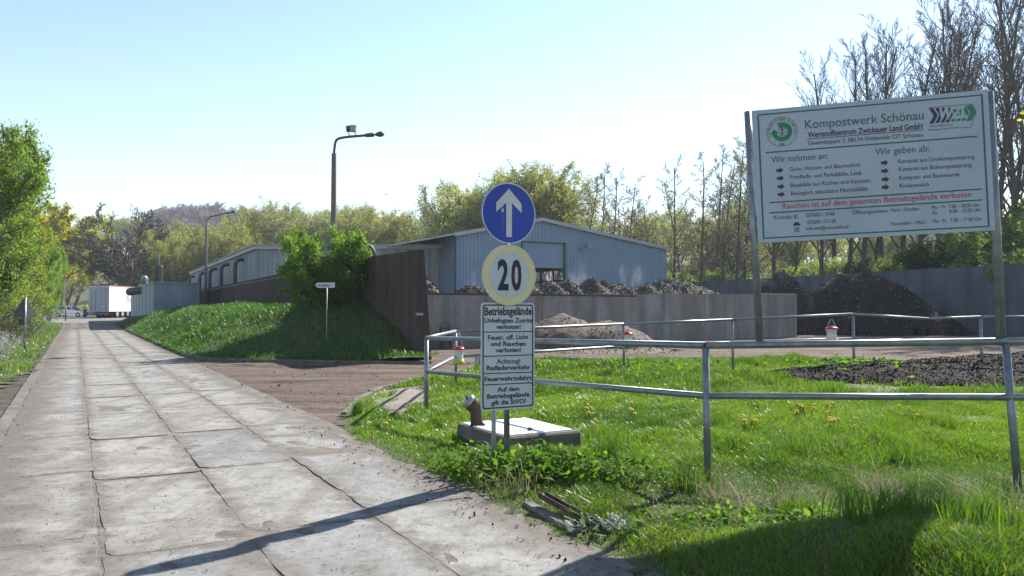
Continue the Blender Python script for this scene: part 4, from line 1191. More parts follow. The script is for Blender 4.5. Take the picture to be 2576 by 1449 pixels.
# ladder and crate at the low wall
q = P(1112, 836, 32.35); q.z = 0.0
ld = thing('ladder', 'dark ladder leaning on the left end of the compost wall', 'ladder', q)
tp = P(1101, 742, 32.6) - q
nn = Vector((.83, .56, 0))
mb = MB()
for sx in (0, .42): mb.tube([nn * sx, tp + nn * sx], .03, 5)
mb.build('stile', M['steel_dark'], ld)
for k in range(1, 8):
    mb = MB(); c = tp * (k / 8); mb.tube([c, c + nn * .42], .02, 5); mb.build('rung', M['steel_dark'], ld)
q = P(1100, 850, 32.0); q.z = 0.0
cr = thing('orange_crate', 'small orange crate on a dark stand at the foot of the ladder', 'crate', q, .5)
mb = MB()
for z in (0.0, .07): mb.box(-.28, .28, -.2, .2, .48 + z, .53 + z)
mb.build('crate', M['orange'], cr)
mb = MB()
for x in (-.25, .25):
    for y in (-.17, .17): mb.box(x - .03, x + .03, y - .03, y + .03, 0, .478)
mb.build('stand', M['steel_dark'], cr)
# ------------------------------------------------------------------ grass
M['grass'] = leafmat('grass_blades', (0.030, 0.085, 0.011), (0.128, 0.212, 0.026), 0.5, (1.4, 1.4, 0.5), 0.36, 0.5, (0.24, 0.20, 0.10))
M['grass_bank'] = leafmat('bank_grass_blades', (0.030, 0.085, 0.014), (0.080, 0.165, 0.026), 0.45, (1.3, 1.45, 0.6), 0.45, 0.35)
M['dry_grass'] = leafmat('dry_stems', (0.20, 0.155, 0.085), (0.36, 0.30, 0.19), 0.3, (1, 1, 1))
M['weed'] = leafmat('weed_leaves', (0.045, 0.115, 0.012), (0.13, 0.22, 0.03), 0.5, (1.35, 1.45, 0.5), 0.75, 0.12)
M['thistle'] = leafmat('silvery_leaves', (0.14, 0.18, 0.13), (0.30, 0.345, 0.29), 0.3, (1, 1, 1))
M['dandelion'] = leafmat('dandelion_petals', (0.66, 0.47, 0.0), (0.72, 0.54, 0.002), 0.15, (1, 1, 1))
def blades(name, pts, zf, hmin, hmax, wid, seed, mat, lean=0.5, hfun=None, rfun=None, flat=0.0, dead=0.0):
    """pts: (n,2) roots; each blade is three triangles, bent over by its own amount"""
    r = np.random.RandomState(seed)
    n = len(pts)
    x, y = pts[:, 0], pts[:, 1]
    h = r.uniform(hmin, hmax, n)
    if hfun is not None: h = h * hfun(x, y)
    a = r.uniform(0, 2 * np.pi, n); ln = r.uniform(0.05, lean, n) * h * (1 + flat)
    dx, dy = np.cos(a) * ln, np.sin(a) * ln
    b = r.uniform(0, 2 * np.pi, n); wd = wid * r.uniform(.6, 1.3, n)
    wx, wy = np.cos(b) * wd / 2, np.sin(b) * wd / 2
    z = zf(x, y) - 0.01
    V = np.zeros((n, 5, 3), np.float32)
    V[:, 0] = np.stack([x - wx, y - wy, z], 1); V[:, 1] = np.stack([x + wx, y + wy, z], 1)
    V[:, 2] = np.stack([x + dx * .35 - wx * .8, y + dy * .35 - wy * .8, z + h * .6], 1)
    V[:, 3] = np.stack([x + dx * .35 + wx * .8, y + dy * .35 + wy * .8, z + h * .6], 1)
    V[:, 4] = np.stack([x + dx * 1.2, y + dy * 1.2, z + h * r.uniform(.85, 1.0, n)], 1)
    i = (np.arange(n) * 5)[:, None]
    F = np.concatenate([i + [0, 1, 3], i + [0, 3, 2], i + [2, 3, 4]], 0)
    rv = np.clip(r.uniform(0, 1, n) * .55 + (0.2 if rfun is None else rfun(x, y) * .4), 0, .89)
    rv = np.where(r.uniform(0, 1, n) < dead * (1 + 2.5 * sstep(.5, 1.4, wav(x, y, 77, 1.1))), 1.0, rv)
    me = np_mesh(name, V.reshape(-1, 3), F, np.repeat(rv, 5))
    return me
def scatter(poly, n, seed, xr, yr, keep=None):
    r = np.random.RandomState(seed)
    p = np.stack([r.uniform(xr[0], xr[1], n), r.uniform(yr[0], yr[1], n)], 1)
    k = in_poly(p[:, 0], p[:, 1], poly)
    p = p[k]
    if keep is not None: p = p[keep(p[:, 0], p[:, 1])]
    return p
shaft_fp = [tuple((FR + RV * a + RU * b)[:2]) for a, b in ((-1.0, 0), (0, 0), (0, 1.2), (-1.0, 1.2))]
DEB = [g2(2110, 985), g2(2190, 940), g2(2300, 922), g2(2460, 915), g2(2800, 918), g2(2800, 1000), g2(2560, 992), g2(2350, 985)]
def visible(x, y, marg=0.05):
    return (np.abs(x) < (0.644 + marg) * y + 0.5)
def clear(x, y):
    ok = ~in_poly(x, y, shaft_fp) & ~(in_poly(x, y, gravel_pts) & (edge_dist(x, y, gravel_pts) > .20 + .28 * wav(x, y, 52, 4.0)))
    e = edge_dist(x, y, lawn_pts)
    r = np.random.RandomState(len(x) % 9973)
    bare = sstep(1.0, 1.5, wav(x, y, 78, 1.9))
    return ok & (r.uniform(0, 1, len(x)) < (0.25 + 0.75 * sstep(0.0, 0.35, e)) * (1 - .85 * bare)) & (~in_poly(x, y, DEB) | (r.uniform(0, 1, len(x)) < .10 + .6 * sstep(.3, .9, wav(x, y, 79, 1.4))))
def clump(x, y):
    c = wav(x, y, 61, 2.1) * .5 + wav(x, y, 62, 6.0) * .5
    base = 0.45 + 1.15 * sstep(-.3, 1.1, c)
    e = edge_dist(x, y, lawn_pts)
    return base * (0.45 + 0.55 * sstep(0, .6, e)) * (1 + 0.9 * sstep(0.3, 1.0, wav(x, y, 63, .9)) * (y < 5.6)) * (1 - .45 * sstep(.6, 1.4, x) * sstep(5.4, 6.0, y) * (1 - sstep(7.6, 8.6, y)))
def tone(x, y):
    return np.clip(.45 + .75 * wav(x, y, 64, 1.5) + .3 * wav(x, y, 69, 5.0) + .25 * sstep(7, 11, y), -.4, 1.2)
lp = lawn_pts
k1 = lambda x, y: visible(x, y, .12) & clear(x, y)
g1 = scatter(lp, 520000, 71, (-3.2, 7.5), (2.6, 8.4), k1)
g2_ = scatter(lp, 330000, 72, (-3.2, 10.5), (8.4, 14), k1)
g3 = scatter(lp, 230000, 73, (-3.5, 18.5), (14, 26.2), k1)
parts_ = [blades('lawn_grass', g1, lawn_z, .05, .13, .0065, 81, None, 1.2, clump, tone, dead=.05),
          blades('lawn_grass', g2_, lawn_z, .06, .15, .009, 82, None, 1.0, clump, tone, dead=.025),
          blades('lawn_grass', g3, lawn_z, .08, .20, .017, 83, None, .8, clump, tone, dead=.01)]
for i, me in enumerate(parts_):
    o = mobj('lawn_grass', me, M['grass'])
    tag(o, ['fresh green grass in the foreground by the road edge', 'fresh green grass around the shaft cover behind the railing', 'fresh green grass along the rear railing'][i], 'grass', kind='stuff')
# tall tufts
r = np.random.RandomState(90)
tp_ = []
for (x, y, n, s) in [(1530, 1150, 260, .16), (1545, 1130, 160, .2), (2230, 1440, 260, .34), (2330, 1400, 160, .34), (2450, 1440, 200, .34), (2170, 1290, 240, .16), (2160, 1320, 240, .2), (1990, 1310, 120, .14), (1210, 1100, 220, .16), (1120, 1060, 180, .2), (900, 1040, 160, .14), (1230, 1110, 200, .18),
                     (2000, 1130, 180, .3), (1800, 1080, 150, .2), (2260, 1150, 160, .25), (1420, 1190, 180, .2), (1730, 1220, 150, .2), (2380, 960, 120, .3), (2100, 920, 120, .3), (2000, 920, 120, .3), (1650, 940, 100, .3), (2520, 1260, 120, .15)]:
    p = G(x, y, .05)
    tp_.append(np.stack([r.normal(p.x, s * .45, n), r.normal(p.y, s * .45, n)], 1))
tp_ = np.concatenate(tp_)
tp_ = tp_[~in_poly(tp_[:, 0], tp_[:, 1], shaft_fp) & in_poly(tp_[:, 0], tp_[:, 1], lp)]
tag(mobj('tall_grass', blades('tall_grass', tp_, lawn_z, .16, .32, .008, 84, None, .7, None, lambda x, y: x * 0), M['grass']), 'taller darker grass tufts standing out of the lawn', 'grass', kind='stuff')
dr_ = []
for (x, y, n, s) in [(1850, 1290, 90, .5), (2350, 1290, 260, .8), (2500, 1330, 220, .6), (2210, 1220, 60, .25), (2000, 1260, 80, .5), (2540, 1420, 120, .4), (1800, 1240, 50, .3), (1280, 1240, 60, .3)]:
    p = G(x, y, .05); dr_.append(np.stack([r.normal(p.x, s * .5, n), r.normal(p.y, s * .25, n)], 1))
dr_ = np.concatenate(dr_); dr_ = dr_[in_poly(dr_[:, 0], dr_[:, 1], lp)]
tag(mobj('dry_stalks', blades('dry_stalks', dr_, lawn_z, .12, .38, .006, 85, None, 1.6, None), M['dry_grass']), 'pale dry stalks lying through the foreground grass', 'dry grass', kind='stuff')
# bank and verge
gb = scatter([tuple(p) for p in bank_pts], 380000, 74, (-44, -1), (21.5, 72))
gb = gb[np.random.RandomState(1).uniform(0, 1, len(gb)) < np.clip(32.0 / gb[:, 1], .25, 1) ** 1.6]
tag(mobj('bank_grass', blades('bank_grass', gb, bank_z, .10, .26, .030, 86, None, 1.1, lambda x, y: .7 + .6 * sstep(-.3, .9, wav(x, y, 65, 1.5)), lambda x, y: np.clip(.5 + .5 * wav(x, y, 66, .9), 0, 1)), M['grass_bank']), 'thick grass covering the bank below the brown wall', 'grass', kind='stuff')
gv = scatter([tuple(p) for p in verge_pts], 260000, 75, (-56, -7), (13, 80), lambda x, y: visible(x, y, .08))
tag(mobj('verge_grass', blades('verge_grass', gv, verge_z, .08, .20, .026, 87, None, 1.0, lambda x, y: .5 + .8 * sstep(-.3, .9, wav(x, y, 67, 1.3)), lambda x, y: np.clip(.6 + .5 * wav(x, y, 68, .9), 0, 1)), M['grass']), 'bright grass strip between the left hedge and the road', 'grass', kind='stuff')

# ------------------------------------------------------------------ leaves and twigs
def leaf_mesh(name, c, size, seed, aspect=1.7, up=0.0, rnd=None, droop=0.0):
    """c: (n,3) leaf centres -> folded diamonds, randomly turned"""
    r = np.random.RandomState(seed)
    n = len(c)
    s = size * r.uniform(.55, 1.35, n)
    d = r.normal(size=(n, 3)); d[:, 2] = d[:, 2] * .7 - droop; d /= np.linalg.norm(d, axis=1)[:, None]
    q = r.normal(size=(n, 3)); q[:, 2] += up
    q = np.cross(d, q); q /= np.linalg.norm(q, axis=1)[:, None] + 1e-9
    nn = np.cross(d, q)
    L, Wd = (s * .5)[:, None], (s * .5 / aspect)[:, None]
    V = np.zeros((n, 4, 3), np.float32)
    V[:, 0] = c - d * L; V[:, 1] = c + q * Wd + nn * Wd * .35; V[:, 2] = c + d * L; V[:, 3] = c - q * Wd + nn * Wd * .35
    i = (np.arange(n) * 4)[:, None]
    F = np.concatenate([i + [0, 1, 2], i + [0, 2, 3]], 0)
    rv = r.uniform(0, 1, n) if rnd is None else np.clip(rnd + r.uniform(-.3, .3, n), 0, 1)
    return np_mesh(name, V.reshape(-1, 3), F, np.repeat(rv, 4))
def grow(seed, H, tr, lev, stems=1, spread=.12, gnarl=0.12, start=.28):
    """lev: per level dict(n, ang, lr, up, seg, jit); returns branches (points, radii, level)"""
    r = random.Random(seed)
    out = []
    def branch(p, d, L, rad, k, tip):
        lv = lev[k]; seg = lv['seg']
        pts, rr = [p.copy()], [rad]
        d = d.normalized()
        for i in range(seg):
            j = lv['jit']
            d = (d + Vector((r.gauss(0, j), r.gauss(0, j), r.gauss(0, j))) + Vector((0, 0, lv['up']))).normalized()
            p = p + d * (L / seg)
            t = (i + 1) / seg
            pts.append(p.copy()); rr.append(rad + (tip - rad) * t ** .9)
        out.append((pts, rr, k))
        if k + 1 < len(lev):
            nx = lev[k + 1]
            n = nx['n'] if k == 0 else max(1, round(nx['n'] * r.uniform(.7, 1.3)))
            for q in range(n):
                f = (start + (1 - start) * (q + r.random()) / n) if k == 0 else (.15 + .85 * (q + r.random()) / n)
                f = min(f, .985)
                x = f * seg; i = int(x); fr = x - i
                bp = pts[i].lerp(pts[i + 1], fr); br = rr[i] + (rr[i + 1] - rr[i]) * fr
                td = (pts[i + 1] - pts[i]).normalized()
                az = r.uniform(0, 2 * math.pi) if k else q * 2.4 + r.uniform(-.5, .5)
                o1 = td.orthogonal().normalized(); o2 = td.cross(o1)
                an = math.radians(nx['ang'] * r.uniform(.75, 1.25))
                nd = td * math.cos(an) + (o1 * math.cos(az) + o2 * math.sin(az)) * math.sin(an)
                shape = nx['shape'](f) if 'shape' in nx else (1 - .45 * f)
                branch(bp, nd, L * nx['lr'] * shape * r.uniform(.75, 1.2), max(nx['rmin'], br * nx['rr']), k + 1, nx['rmin'])
    for s in range(stems):
        a = 2 * math.pi * s / max(1, stems) + r.random()
        d = Vector((math.cos(a) * spread * (stems > 1), math.sin(a) * spread * (stems > 1), 1))
        branch(Vector((math.cos(a), math.sin(a), 0)) * (.15 * (stems > 1)), d, H * r.uniform(.85, 1.0) if stems > 1 else H, tr, 0, tr * .22)
    return out
def wood_meshes(br, split=2, sides=(8, 5, 3, 3, 3)):
    a, b = MB(), MB()
    for pts, rr, k in br:
        (a if k < split else b).tube(pts, rr, sides[k], True, False)
    return a.mesh('trunk'), (b.mesh('twigs') if b.v else None)
def ends(br, level, per, sig, seed):
    r = np.random.RandomState(seed); c = []
    for pts, rr, k in br:
        if k < level: continue
        for q in range(per):
            t = r.uniform(.15, 1.0) * (len(pts) - 1); i = min(int(t), len(pts) - 2); p = pts[i].lerp(pts[i + 1], t - i)
            c.append((p.x, p.y, p.z))
    c = np.array(c)
    return c + r.normal(0, sig, c.shape)
def lv(n=1, ang=40, lr=.5, up=0.0, seg=4, jit=.1, rr=.5, rmin=.012, shape=None):
    d = dict(n=n, ang=ang, lr=lr, up=up, seg=seg, jit=jit, rr=rr, rmin=rmin)
    if shape: d['shape'] = shape
    return d
M['leaf_yellow'] = leafmat('young_maple_leaves', (0.22, 0.25, 0.016), (0.42, 0.42, 0.035), 0.6, (1.4, 1.3, 0.5))
M['leaf_hedge'] = leafmat('hedge_leaves', (0.095, 0.18, 0.03), (0.24, 0.34, 0.065), 0.58, (1.35, 1.4, 0.6))
M['leaf_hedge_warm'] = leafmat('warm_hedge_leaves', (0.14, 0.185, 0.018), (0.29, 0.31, 0.032), 0.5, (1.4, 1.3, 0.5))
M['leaf_bush'] = leafmat('elder_leaves', (0.065, 0.14, 0.020), (0.19, 0.29, 0.04), 0.55, (1.4, 1.5, 0.6))
M['leaf_willow'] = leafmat('willow_leaves', (0.18, 0.205, 0.065), (0.32, 0.34, 0.11), 0.55, (1.3, 1.25, 0.7))
M['leaf_pale'] = leafmat('pale_spring_leaves', (0.20, 0.225, 0.115), (0.33, 0.355, 0.19), 0.55, (1.25, 1.2, 0.8))
M['leaf_ivy'] = leafmat('ivy_leaves', (0.020, 0.050, 0.012), (0.075, 0.125, 0.028), 0.4, (1.3, 1.4, 0.7))
M['leaf_under'] = leafmat('undergrowth_leaves', (0.12, 0.17, 0.055), (0.24, 0.31, 0.10), 0.55, (1.3, 1.35, 0.6))
M['leaf_red'] = leafmat('reddish_buds', (0.22, 0.14, 0.10), (0.32, 0.21, 0.14), 0.4, (1.2, 1.1, 0.9))
M['blossom'] = leafmat('white_blossom', (0.55, 0.55, 0.50), (0.78, 0.78, 0.74), 0.4, (1, 1, 1))
TPL = {}
def template(name, br, split, leafpts=None, leafmatn=None, lsize=.2, wood='bark', twig=None, seed=0, **kw):
    a, b = wood_meshes(br, split)
    a.materials.append(M[wood])
    crown = []
    if b is not None:
        b.materials.append(M[twig or wood]); crown.append(('twigs', b))
    if leafpts is not None:
        m_ = leaf_mesh('crown', leafpts, lsize, seed, **kw); m_.materials.append(M[leafmatn]); crown.insert(0, ('crown', m_))
    elif crown:
        crown[0] = ('crown', crown[0][1])
    TPL[name] = (a, crown)
def plant(tpl, name, label, loc, scale=1.0, rz=0.0, group=None, cat='tree', sz=None):
    a, crown = TPL[tpl]
    t = thing(name, label, cat, loc, rz, group)
    t.scale = (scale, scale, sz or scale)
    mobj('trunk', a, None, t)
    for nm, m_ in crown: mobj(nm, m_, None, t)
    return t
dome = lambda f: 0.55 + .75 * math.sin(math.pi * min(1, f * .9 + .12))
# bare tall poplars / alders / oak, then leafing trees
for i in range(3):
    br = grow(100 + i, 22, .24, [lv(seg=9, jit=.03), lv(n=22, ang=34, lr=.34, up=.09, seg=6, jit=.06, rr=.5, shape=lambda f: 1.25 - .95 * f), lv(n=9, ang=32, lr=.46, up=.07, seg=4, jit=.09, rr=.5, rmin=.016), lv(n=8, ang=34, lr=.5, up=.06, seg=3, jit=.12, rr=.6, rmin=.011)], start=.25)
    template('poplar%d' % i, br, 2, wood='bark', twig='bark', seed=i)
for i in range(3):
    br = grow(120 + i, 15, .17, [lv(seg=8, jit=.035), lv(n=20, ang=52, lr=.26, up=.05, seg=5, jit=.08, rr=.42, shape=lambda f: 1.2 - .85 * f), lv(n=8, ang=42, lr=.48, up=.03, seg=4, jit=.13, rr=.55, rmin=.016), lv(n=6, ang=42, lr=.52, up=.02, seg=2, jit=.15, rr=.6, rmin=.012)], start=.22)
    pts = ends(br, 3, 2, .12, 300 + i)
    template('alder%d' % i, br, 2, pts, 'leaf_pale' if i != 1 else 'leaf_red', .11, 'bark', 'bark', i)
br = grow(147, 5.2, 1.0, [lv(seg=6, jit=.03), lv(n=17, ang=66, lr=1.22, up=.065, seg=8, jit=.11, rr=.54, shape=lambda f: 1.2 - .35 * f), lv(n=10, ang=46, lr=.46, up=.05, seg=6, jit=.18, rr=.52, rmin=.045), lv(n=8, ang=48, lr=.46, up=.05, seg=4, jit=.22, rr=.55, rmin=.03), lv(n=5, ang=45, lr=.5, up=.05, seg=2, jit=.22, rr=.6, rmin=.024)], start=.48)
template('oak', br, 2, wood='bark', twig='bark')
br = grow(150, 8.5, .34, [lv(seg=7, jit=.06), lv(n=13, ang=52, lr=.52, up=.06, seg=6, jit=.10, rr=.45, shape=dome), lv(n=7, ang=48, lr=.48, up=.03, seg=4, jit=.15, rr=.5, rmin=.015), lv(n=5, ang=45, lr=.5, up=.02, seg=3, jit=.18, rr=.6, rmin=.011)], start=.32)
template('maple', br, 2, ends(br, 2, 32, .18, 351), 'leaf_yellow', .23, 'bark', 'bark', 5, up=1.2)
for i in range(3):
    br = grow(160 + i, 11, .30, [lv(seg=7, jit=.06), lv(n=17, ang=46, lr=.44, up=.07, seg=6, jit=.09, rr=.45, shape=dome), lv(n=7, ang=42, lr=.5, up=.0, seg=4, jit=.13, rr=.5, rmin=.014), lv(n=6, ang=40, lr=.62, up=-.14, seg=4, jit=.10, rr=.6, rmin=.010)], stems=2, spread=.18, start=.25)
    template('willow%d' % i, br, 2, ends(br, 3, 14, .16, 360 + i), ['leaf_willow', 'leaf_pale', 'leaf_willow'][i], .20, 'bark', 'bark', 9 + i, aspect=2.6, droop=.6)
for i in range(2):
    br = grow(170 + i, 12, .2, [lv(seg=6, jit=.05), lv(n=16, ang=42, lr=.44, up=.07, seg=5, jit=.08, rr=.45, shape=dome), lv(n=11, ang=40, lr=.5, up=.03, seg=3, jit=.13, rr=.5, rmin=.045), lv(n=8, ang=42, lr=.58, up=.02, seg=2, jit=.16, rr=.6, rmin=.042)], start=.2)
    template('greywood%d' % i, br, 1, wood='twig_grey', twig='twig_grey')
# leafy shrubs and hedge trees
for i, (mt, sz_) in enumerate((('leaf_hedge', .15), ('leaf_hedge_warm', .15), ('leaf_hedge', .13))):
    br = grow(180 + i, 7.5, .10, [lv(seg=7, jit=.06), lv(n=22, ang=46, lr=.30, up=.07, seg=5, jit=.12, rr=.45, shape=lambda f: 1.25 - .75 * f), lv(n=6, ang=46, lr=.5, up=.03, seg=3, jit=.18, rr=.5, rmin=.010), lv(n=4, ang=45, lr=.6, up=.02, seg=2, jit=.2, rr=.6, rmin=.007)], stems=4, spread=.24, start=.06)
    template('hedgetree%d' % i, br, 2, ends(br, 2, 14, .12, 380 + i), mt, sz_ * .74, 'bark', 'bark_pale', 20 + i)
br = grow(190, 9.0, .09, [lv(seg=8, jit=.05), lv(n=20, ang=42, lr=.30, up=.05, seg=5, jit=.10, rr=.45), lv(n=6, ang=44, lr=.5, up=.0, seg=4, jit=.15, rr=.5, rmin=.010), lv(n=4, ang=45, lr=.6, up=.0, seg=3, jit=.2, rr=.6, rmin=.007)], stems=3, spread=.2, start=.1)
template('sparsetree', br, 2, ends(br, 3, 7, .05, 391), 'leaf_hedge', .10, 'bark_pale', 'bark_pale', 31, aspect=2.4)
br = grow(191, 3.6, .06, [lv(seg=5, jit=.10), lv(n=13, ang=50, lr=.42, up=.05, seg=4, jit=.14, rr=.5, shape=lambda f: 1.1 - .5 * f), lv(n=7, ang=48, lr=.55, up=.02, seg=3, jit=.18, rr=.5, rmin=.009), lv(n=5, ang=45, lr=.6, up=.0, seg=2, jit=.2, rr=.6, rmin=.006)], stems=6, spread=.42, start=.12)
template('elder', br, 2, ends(br, 2, 8, .10, 392), 'leaf_bush', .13, 'bark', 'bark', 33, up=.8)
br = grow(192, 2.6, .035, [lv(seg=4, jit=.12), lv(n=10, ang=50, lr=.45, up=.03, seg=4, jit=.16, rr=.5), lv(n=7, ang=48, lr=.6, up=0, seg=3, jit=.2, rr=.5, rmin=.006)], stems=7, spread=.5, start=.1)
template('twigshrub', br, 1, ends(br, 2, 3, .07, 393), 'leaf_under', .07, 'bark_pale', 'bark_pale', 34)
template('blossomshrub', br, 1, ends(br, 2, 6, .06, 394), 'blossom', .06, 'bark_pale', 'bark_pale', 35)
br = grow(193, 4.2, .05, [lv(seg=5, jit=.12), lv(n=12, ang=50, lr=.42, up=.04, seg=4, jit=.15, rr=.5), lv(n=6, ang=48, lr=.55, up=0, seg=3, jit=.2, rr=.5, rmin=.012), lv(n=4, ang=45, lr=.6, up=0, seg=2, jit=.2, rr=.6, rmin=.010)], stems=5, spread=.4, start=.08)
template('undershrub', br, 1, ends(br, 2, 6, .13, 395), 'leaf_under', .15, 'bark', 'bark', 36)
template('ivyshrub', br, 1, ends(br, 2, 10, .14, 396), 'leaf_ivy', .15, 'bark', 'bark', 37)

def gpt(x, Y, dz=-.05):
    p = P(x, 775, Y); return (p.x, p.y, float(hill_z(np.array(p.x), np.array(p.y))) + dz)
# left hedge along the road, near to far
rr_ = random.Random(11)
hedge = [('sparsetree', -40, 31, 1.0, 1.12, 'tall loose tree with airy twigs at the left edge of the picture'), ('hedgetree0', -60, 31, .85, 1.15, 'dense green hedge tree at the left edge of the picture'),
         ('hedgetree1', -20, 38, .85, 1.28, 'warm yellow green hedge tree second along the left hedge'), ('hedgetree2', 16, 45, .80, 1.2, 'fresh green hedge tree third along the left hedge'), ('hedgetree1', 52, 54, .72, 1.02, 'yellow green hedge tree in the middle of the left hedge'),
         ('hedgetree0', 78, 62, .68, 1.0, 'green hedge tree fifth along the left hedge'), ('hedgetree2', 102, 72, .62, 1.05, 'darker green hedge tree near the far end of the left hedge'), ('hedgetree0', 124, 80, .50, .95, 'last slim hedge tree before the parked car'),
         ('sparsetree', 14, 47, .85, 1.1, 'airy thin tree reaching above the middle of the left hedge')]
for k, (tp, x, Y, sc, sz_, lb) in enumerate(hedge):
    plant(tp, 'hedge_tree', lb, gpt(x, Y), sc, rr_.uniform(0, 6.28), 'hedge trees along the left side of the road', sz=sz_)
for k, (tp, x, Y, sc, lb) in enumerate([('twigshrub', 40, 33, .8, 'grey twiggy shrub behind the triangular sign'), ('twigshrub', 66, 42, .8, 'thin twiggy shrub right of the triangular sign'), ('twigshrub', 10, 33, .85, 'twiggy shrub left of the triangular sign'),
                                        ('blossomshrub', -30, 23.5, .40, 'low shrub with white blossom at the left picture edge'), ('blossomshrub', 8, 27.5, .30, 'small white blossoming shrub beside the verge grass')]):
    plant(tp, 'shrub', lb, gpt(x, Y), sc, rr_.uniform(0, 6.28), None, 'shrub')
# end of the road
plant('maple', 'maple_tree', 'yellow green maple leafing out behind the parked car', gpt(150, 118), 1.5, .6)
plant('maple', 'maple_tree', 'second yellow maple partly hidden by the left hedge', gpt(85, 118), 1.45, 2.4)
plant('oak', 'oak_tree', 'spreading bare oak with dark trunk behind the trailer', gpt(335, 113), 1.55, 2.2)
plant('maple', 'small_maple', 'small yellow green tree right of the oak trunk', gpt(372, 130), .55, 1.7)
plant('willow1', 'small_tree', 'pale blossoming tree behind the filter box', gpt(440, 118), .78, 1.7)
# elder bush on the bank
q = P(815, 775, 28.6); q.z = float(bank_z(np.array([q.x]), np.array([q.y]))[0]) - .1
plant('elder', 'elder_bush', 'broad bright green bush growing on the bank before the brown wall', q, .66, .8, None, 'bush', sz=.76)
q = P(800, 775, 28.7); q.z = float(bank_z(np.array([q.x]), np.array([q.y]))[0]) - .1
plant('elder', 'elder_bush', 'lower spreading bush growing in front of the big bush', q, .55, 4.0, None, 'bush')
ORD = ['first', 'second', 'third', 'fourth', 'fifth', 'sixth', 'seventh', 'eighth', 'ninth', 'tenth', 'eleventh', 'twelfth', 'thirteenth', 'fourteenth', 'fifteenth', 'sixteenth', 'seventeenth', 'eighteenth', 'nineteenth', 'twentieth', 'twenty-first', 'twenty-second', 'twenty-third', 'twenty-fourth', 'twenty-fifth', 'twenty-sixth', 'twenty-seventh', 'twenty-eighth']
# willow belt behind the halls
belt = sorted((425 + k * 34 + rr_.uniform(-12, 12), 116 + (k % 3) * 8 + rr_.uniform(-3, 3)) for k in range(22))
for k, (x, Y) in enumerate(belt):
    topy = 568 if x < 640 else (535 if x < 1010 else 552)
    p = gpt(x, Y); hgt = EYE + (HORIZ - topy - rr_.uniform(-28, 22)) * Y / FPX - p[2]
    plant('willow%d' % rr_.choice([0, 2, 1] if x > 690 else [0, 2]), 'willow_tree', ORD[k] + ' willow from the left in the belt behind the flat roofed hall', p, hgt / 12.6, rr_.uniform(0, 6.28), 'willows behind the flat roofed hall')
for (x, Y, topy, tp, lb) in [(1205, 96, 452, 'willow1', 'tall pale willow left of the blue arrow disc'), (1250, 90, 430, 'willow2', 'full yellow green willow rising behind the left rim of the blue disc'), (1330, 93, 418, 'willow0', 'full willow rising behind the right rim of the blue disc'), (1170, 94, 470, 'willow0', 'rounded willow between the tall lamp and the blue disc'), (1290, 92, 405, 'willow0', 'tallest yellow green willow above the blue arrow disc'), (1365, 96, 432, 'willow2', 'broad willow right of the blue arrow disc'), (1150, 104, 500, 'willow1', 'lower pale willow at the left end of the tall group'), (1400, 100, 470, 'alder1', 'reddish budding tree beside the tall willows')]:
    p = gpt(x, Y); hgt = EYE + (HORIZ - topy) * Y / FPX - p[2]
    plant(tp, 'tall_willow' if 'willow' in tp else 'alder_tree', lb, p, hgt / (12.6 if 'willow' in tp else 15.5), rr_.uniform(0, 6.28))
# wooded hill
for k in range(84):
    x = 390 + k * 3.4 + rr_.uniform(-12, 12); Y = rr_.uniform(200, 315)
    p = gpt(x, Y, -.4)
    plant('greywood%d' % (k % 2), 'bare_tree', 'bare grey violet tree in the wood on the far hill', p, rr_.uniform(.95, 1.3), rr_.uniform(0, 6.28), 'bare trees of the far hillside wood')
for k in range(34):
    x = 60 + k * 24 + rr_.uniform(-10, 10); Y = rr_.uniform(140, 185) if not 200 < x < 440 else rr_.uniform(235, 300)
    p = gpt(x, Y, -.3)
    plant(rr_.choice(['willow1', 'alder0', 'willow0', 'willow1']), 'hillside_tree', 'leafing tree at the foot of the far hill', p, rr_.uniform(.95, 1.3), rr_.uniform(0, 6.28), 'trees at the foot of the far hill')
# leafing wood further back on the right
for k in range(40):
    x = 1400 + k * 32 + rr_.uniform(-14, 14); Y = rr_.uniform(102, 140) if k % 3 else rr_.uniform(165, 200)
    topy = 505 + (x - 1400) * .05 + rr_.uniform(-25, 35)
    p = gpt(x, Y); hgt = EYE + (HORIZ - topy) * Y / FPX - p[2]
    tp = rr_.choice(['willow1', 'alder0', 'willow0', 'alder1', 'greywood0', 'alder2'])
    plant(tp, 'wood_tree', 'leafing tree in the wood far behind the halls on the right', p, hgt / (12.6 if 'willow' in tp or 'grey' in tp else 15.5), rr_.uniform(0, 6.28), 'trees of the wood behind the halls on the right')
# alders right of the hall, then the tall bare trees behind the board
al = [(1425, 92, 470), (1462, 88, 455), (1500, 90, 430), (1540, 86, 440), (1572, 84, 452), (1610, 92, 520), (1640, 90, 505), (1690, 84, 415), (1715, 94, 450), (1755, 80, 400), (1790, 88, 385), (1815, 86, 390), (1850, 80, 362), (1875, 86, 375), (1905, 92, 360)]
for k, (x, Y, topy) in enumerate(al):
    p = gpt(x, Y); hgt = EYE + (HORIZ - topy) * Y / FPX - p[2]
    plant('alder%d' % [0, 2, 0, 2, 1][k % 5], 'alder_tree', ORD[k] + ' slender alder from the left in the row between hall and board', p, hgt / 15.3, rr_.uniform(0, 6.28), 'alders between the hall and the board')
po = [(1945, 78, 330), (2000, 84, 310), (2065, 74, 215), (2100, 80, 160), (2130, 72, 110), (2165, 70, 85), (2195, 76, 95), (2230, 73, 80), (2262, 70, 60), (2300, 68, 40), (2345, 72, 70), (2375, 66, 30), (2400, 64, 10), (2445, 60, -40), (2500, 54, -90), (2530, 62, -60), (2560, 57, -120), (2630, 52, -100)]
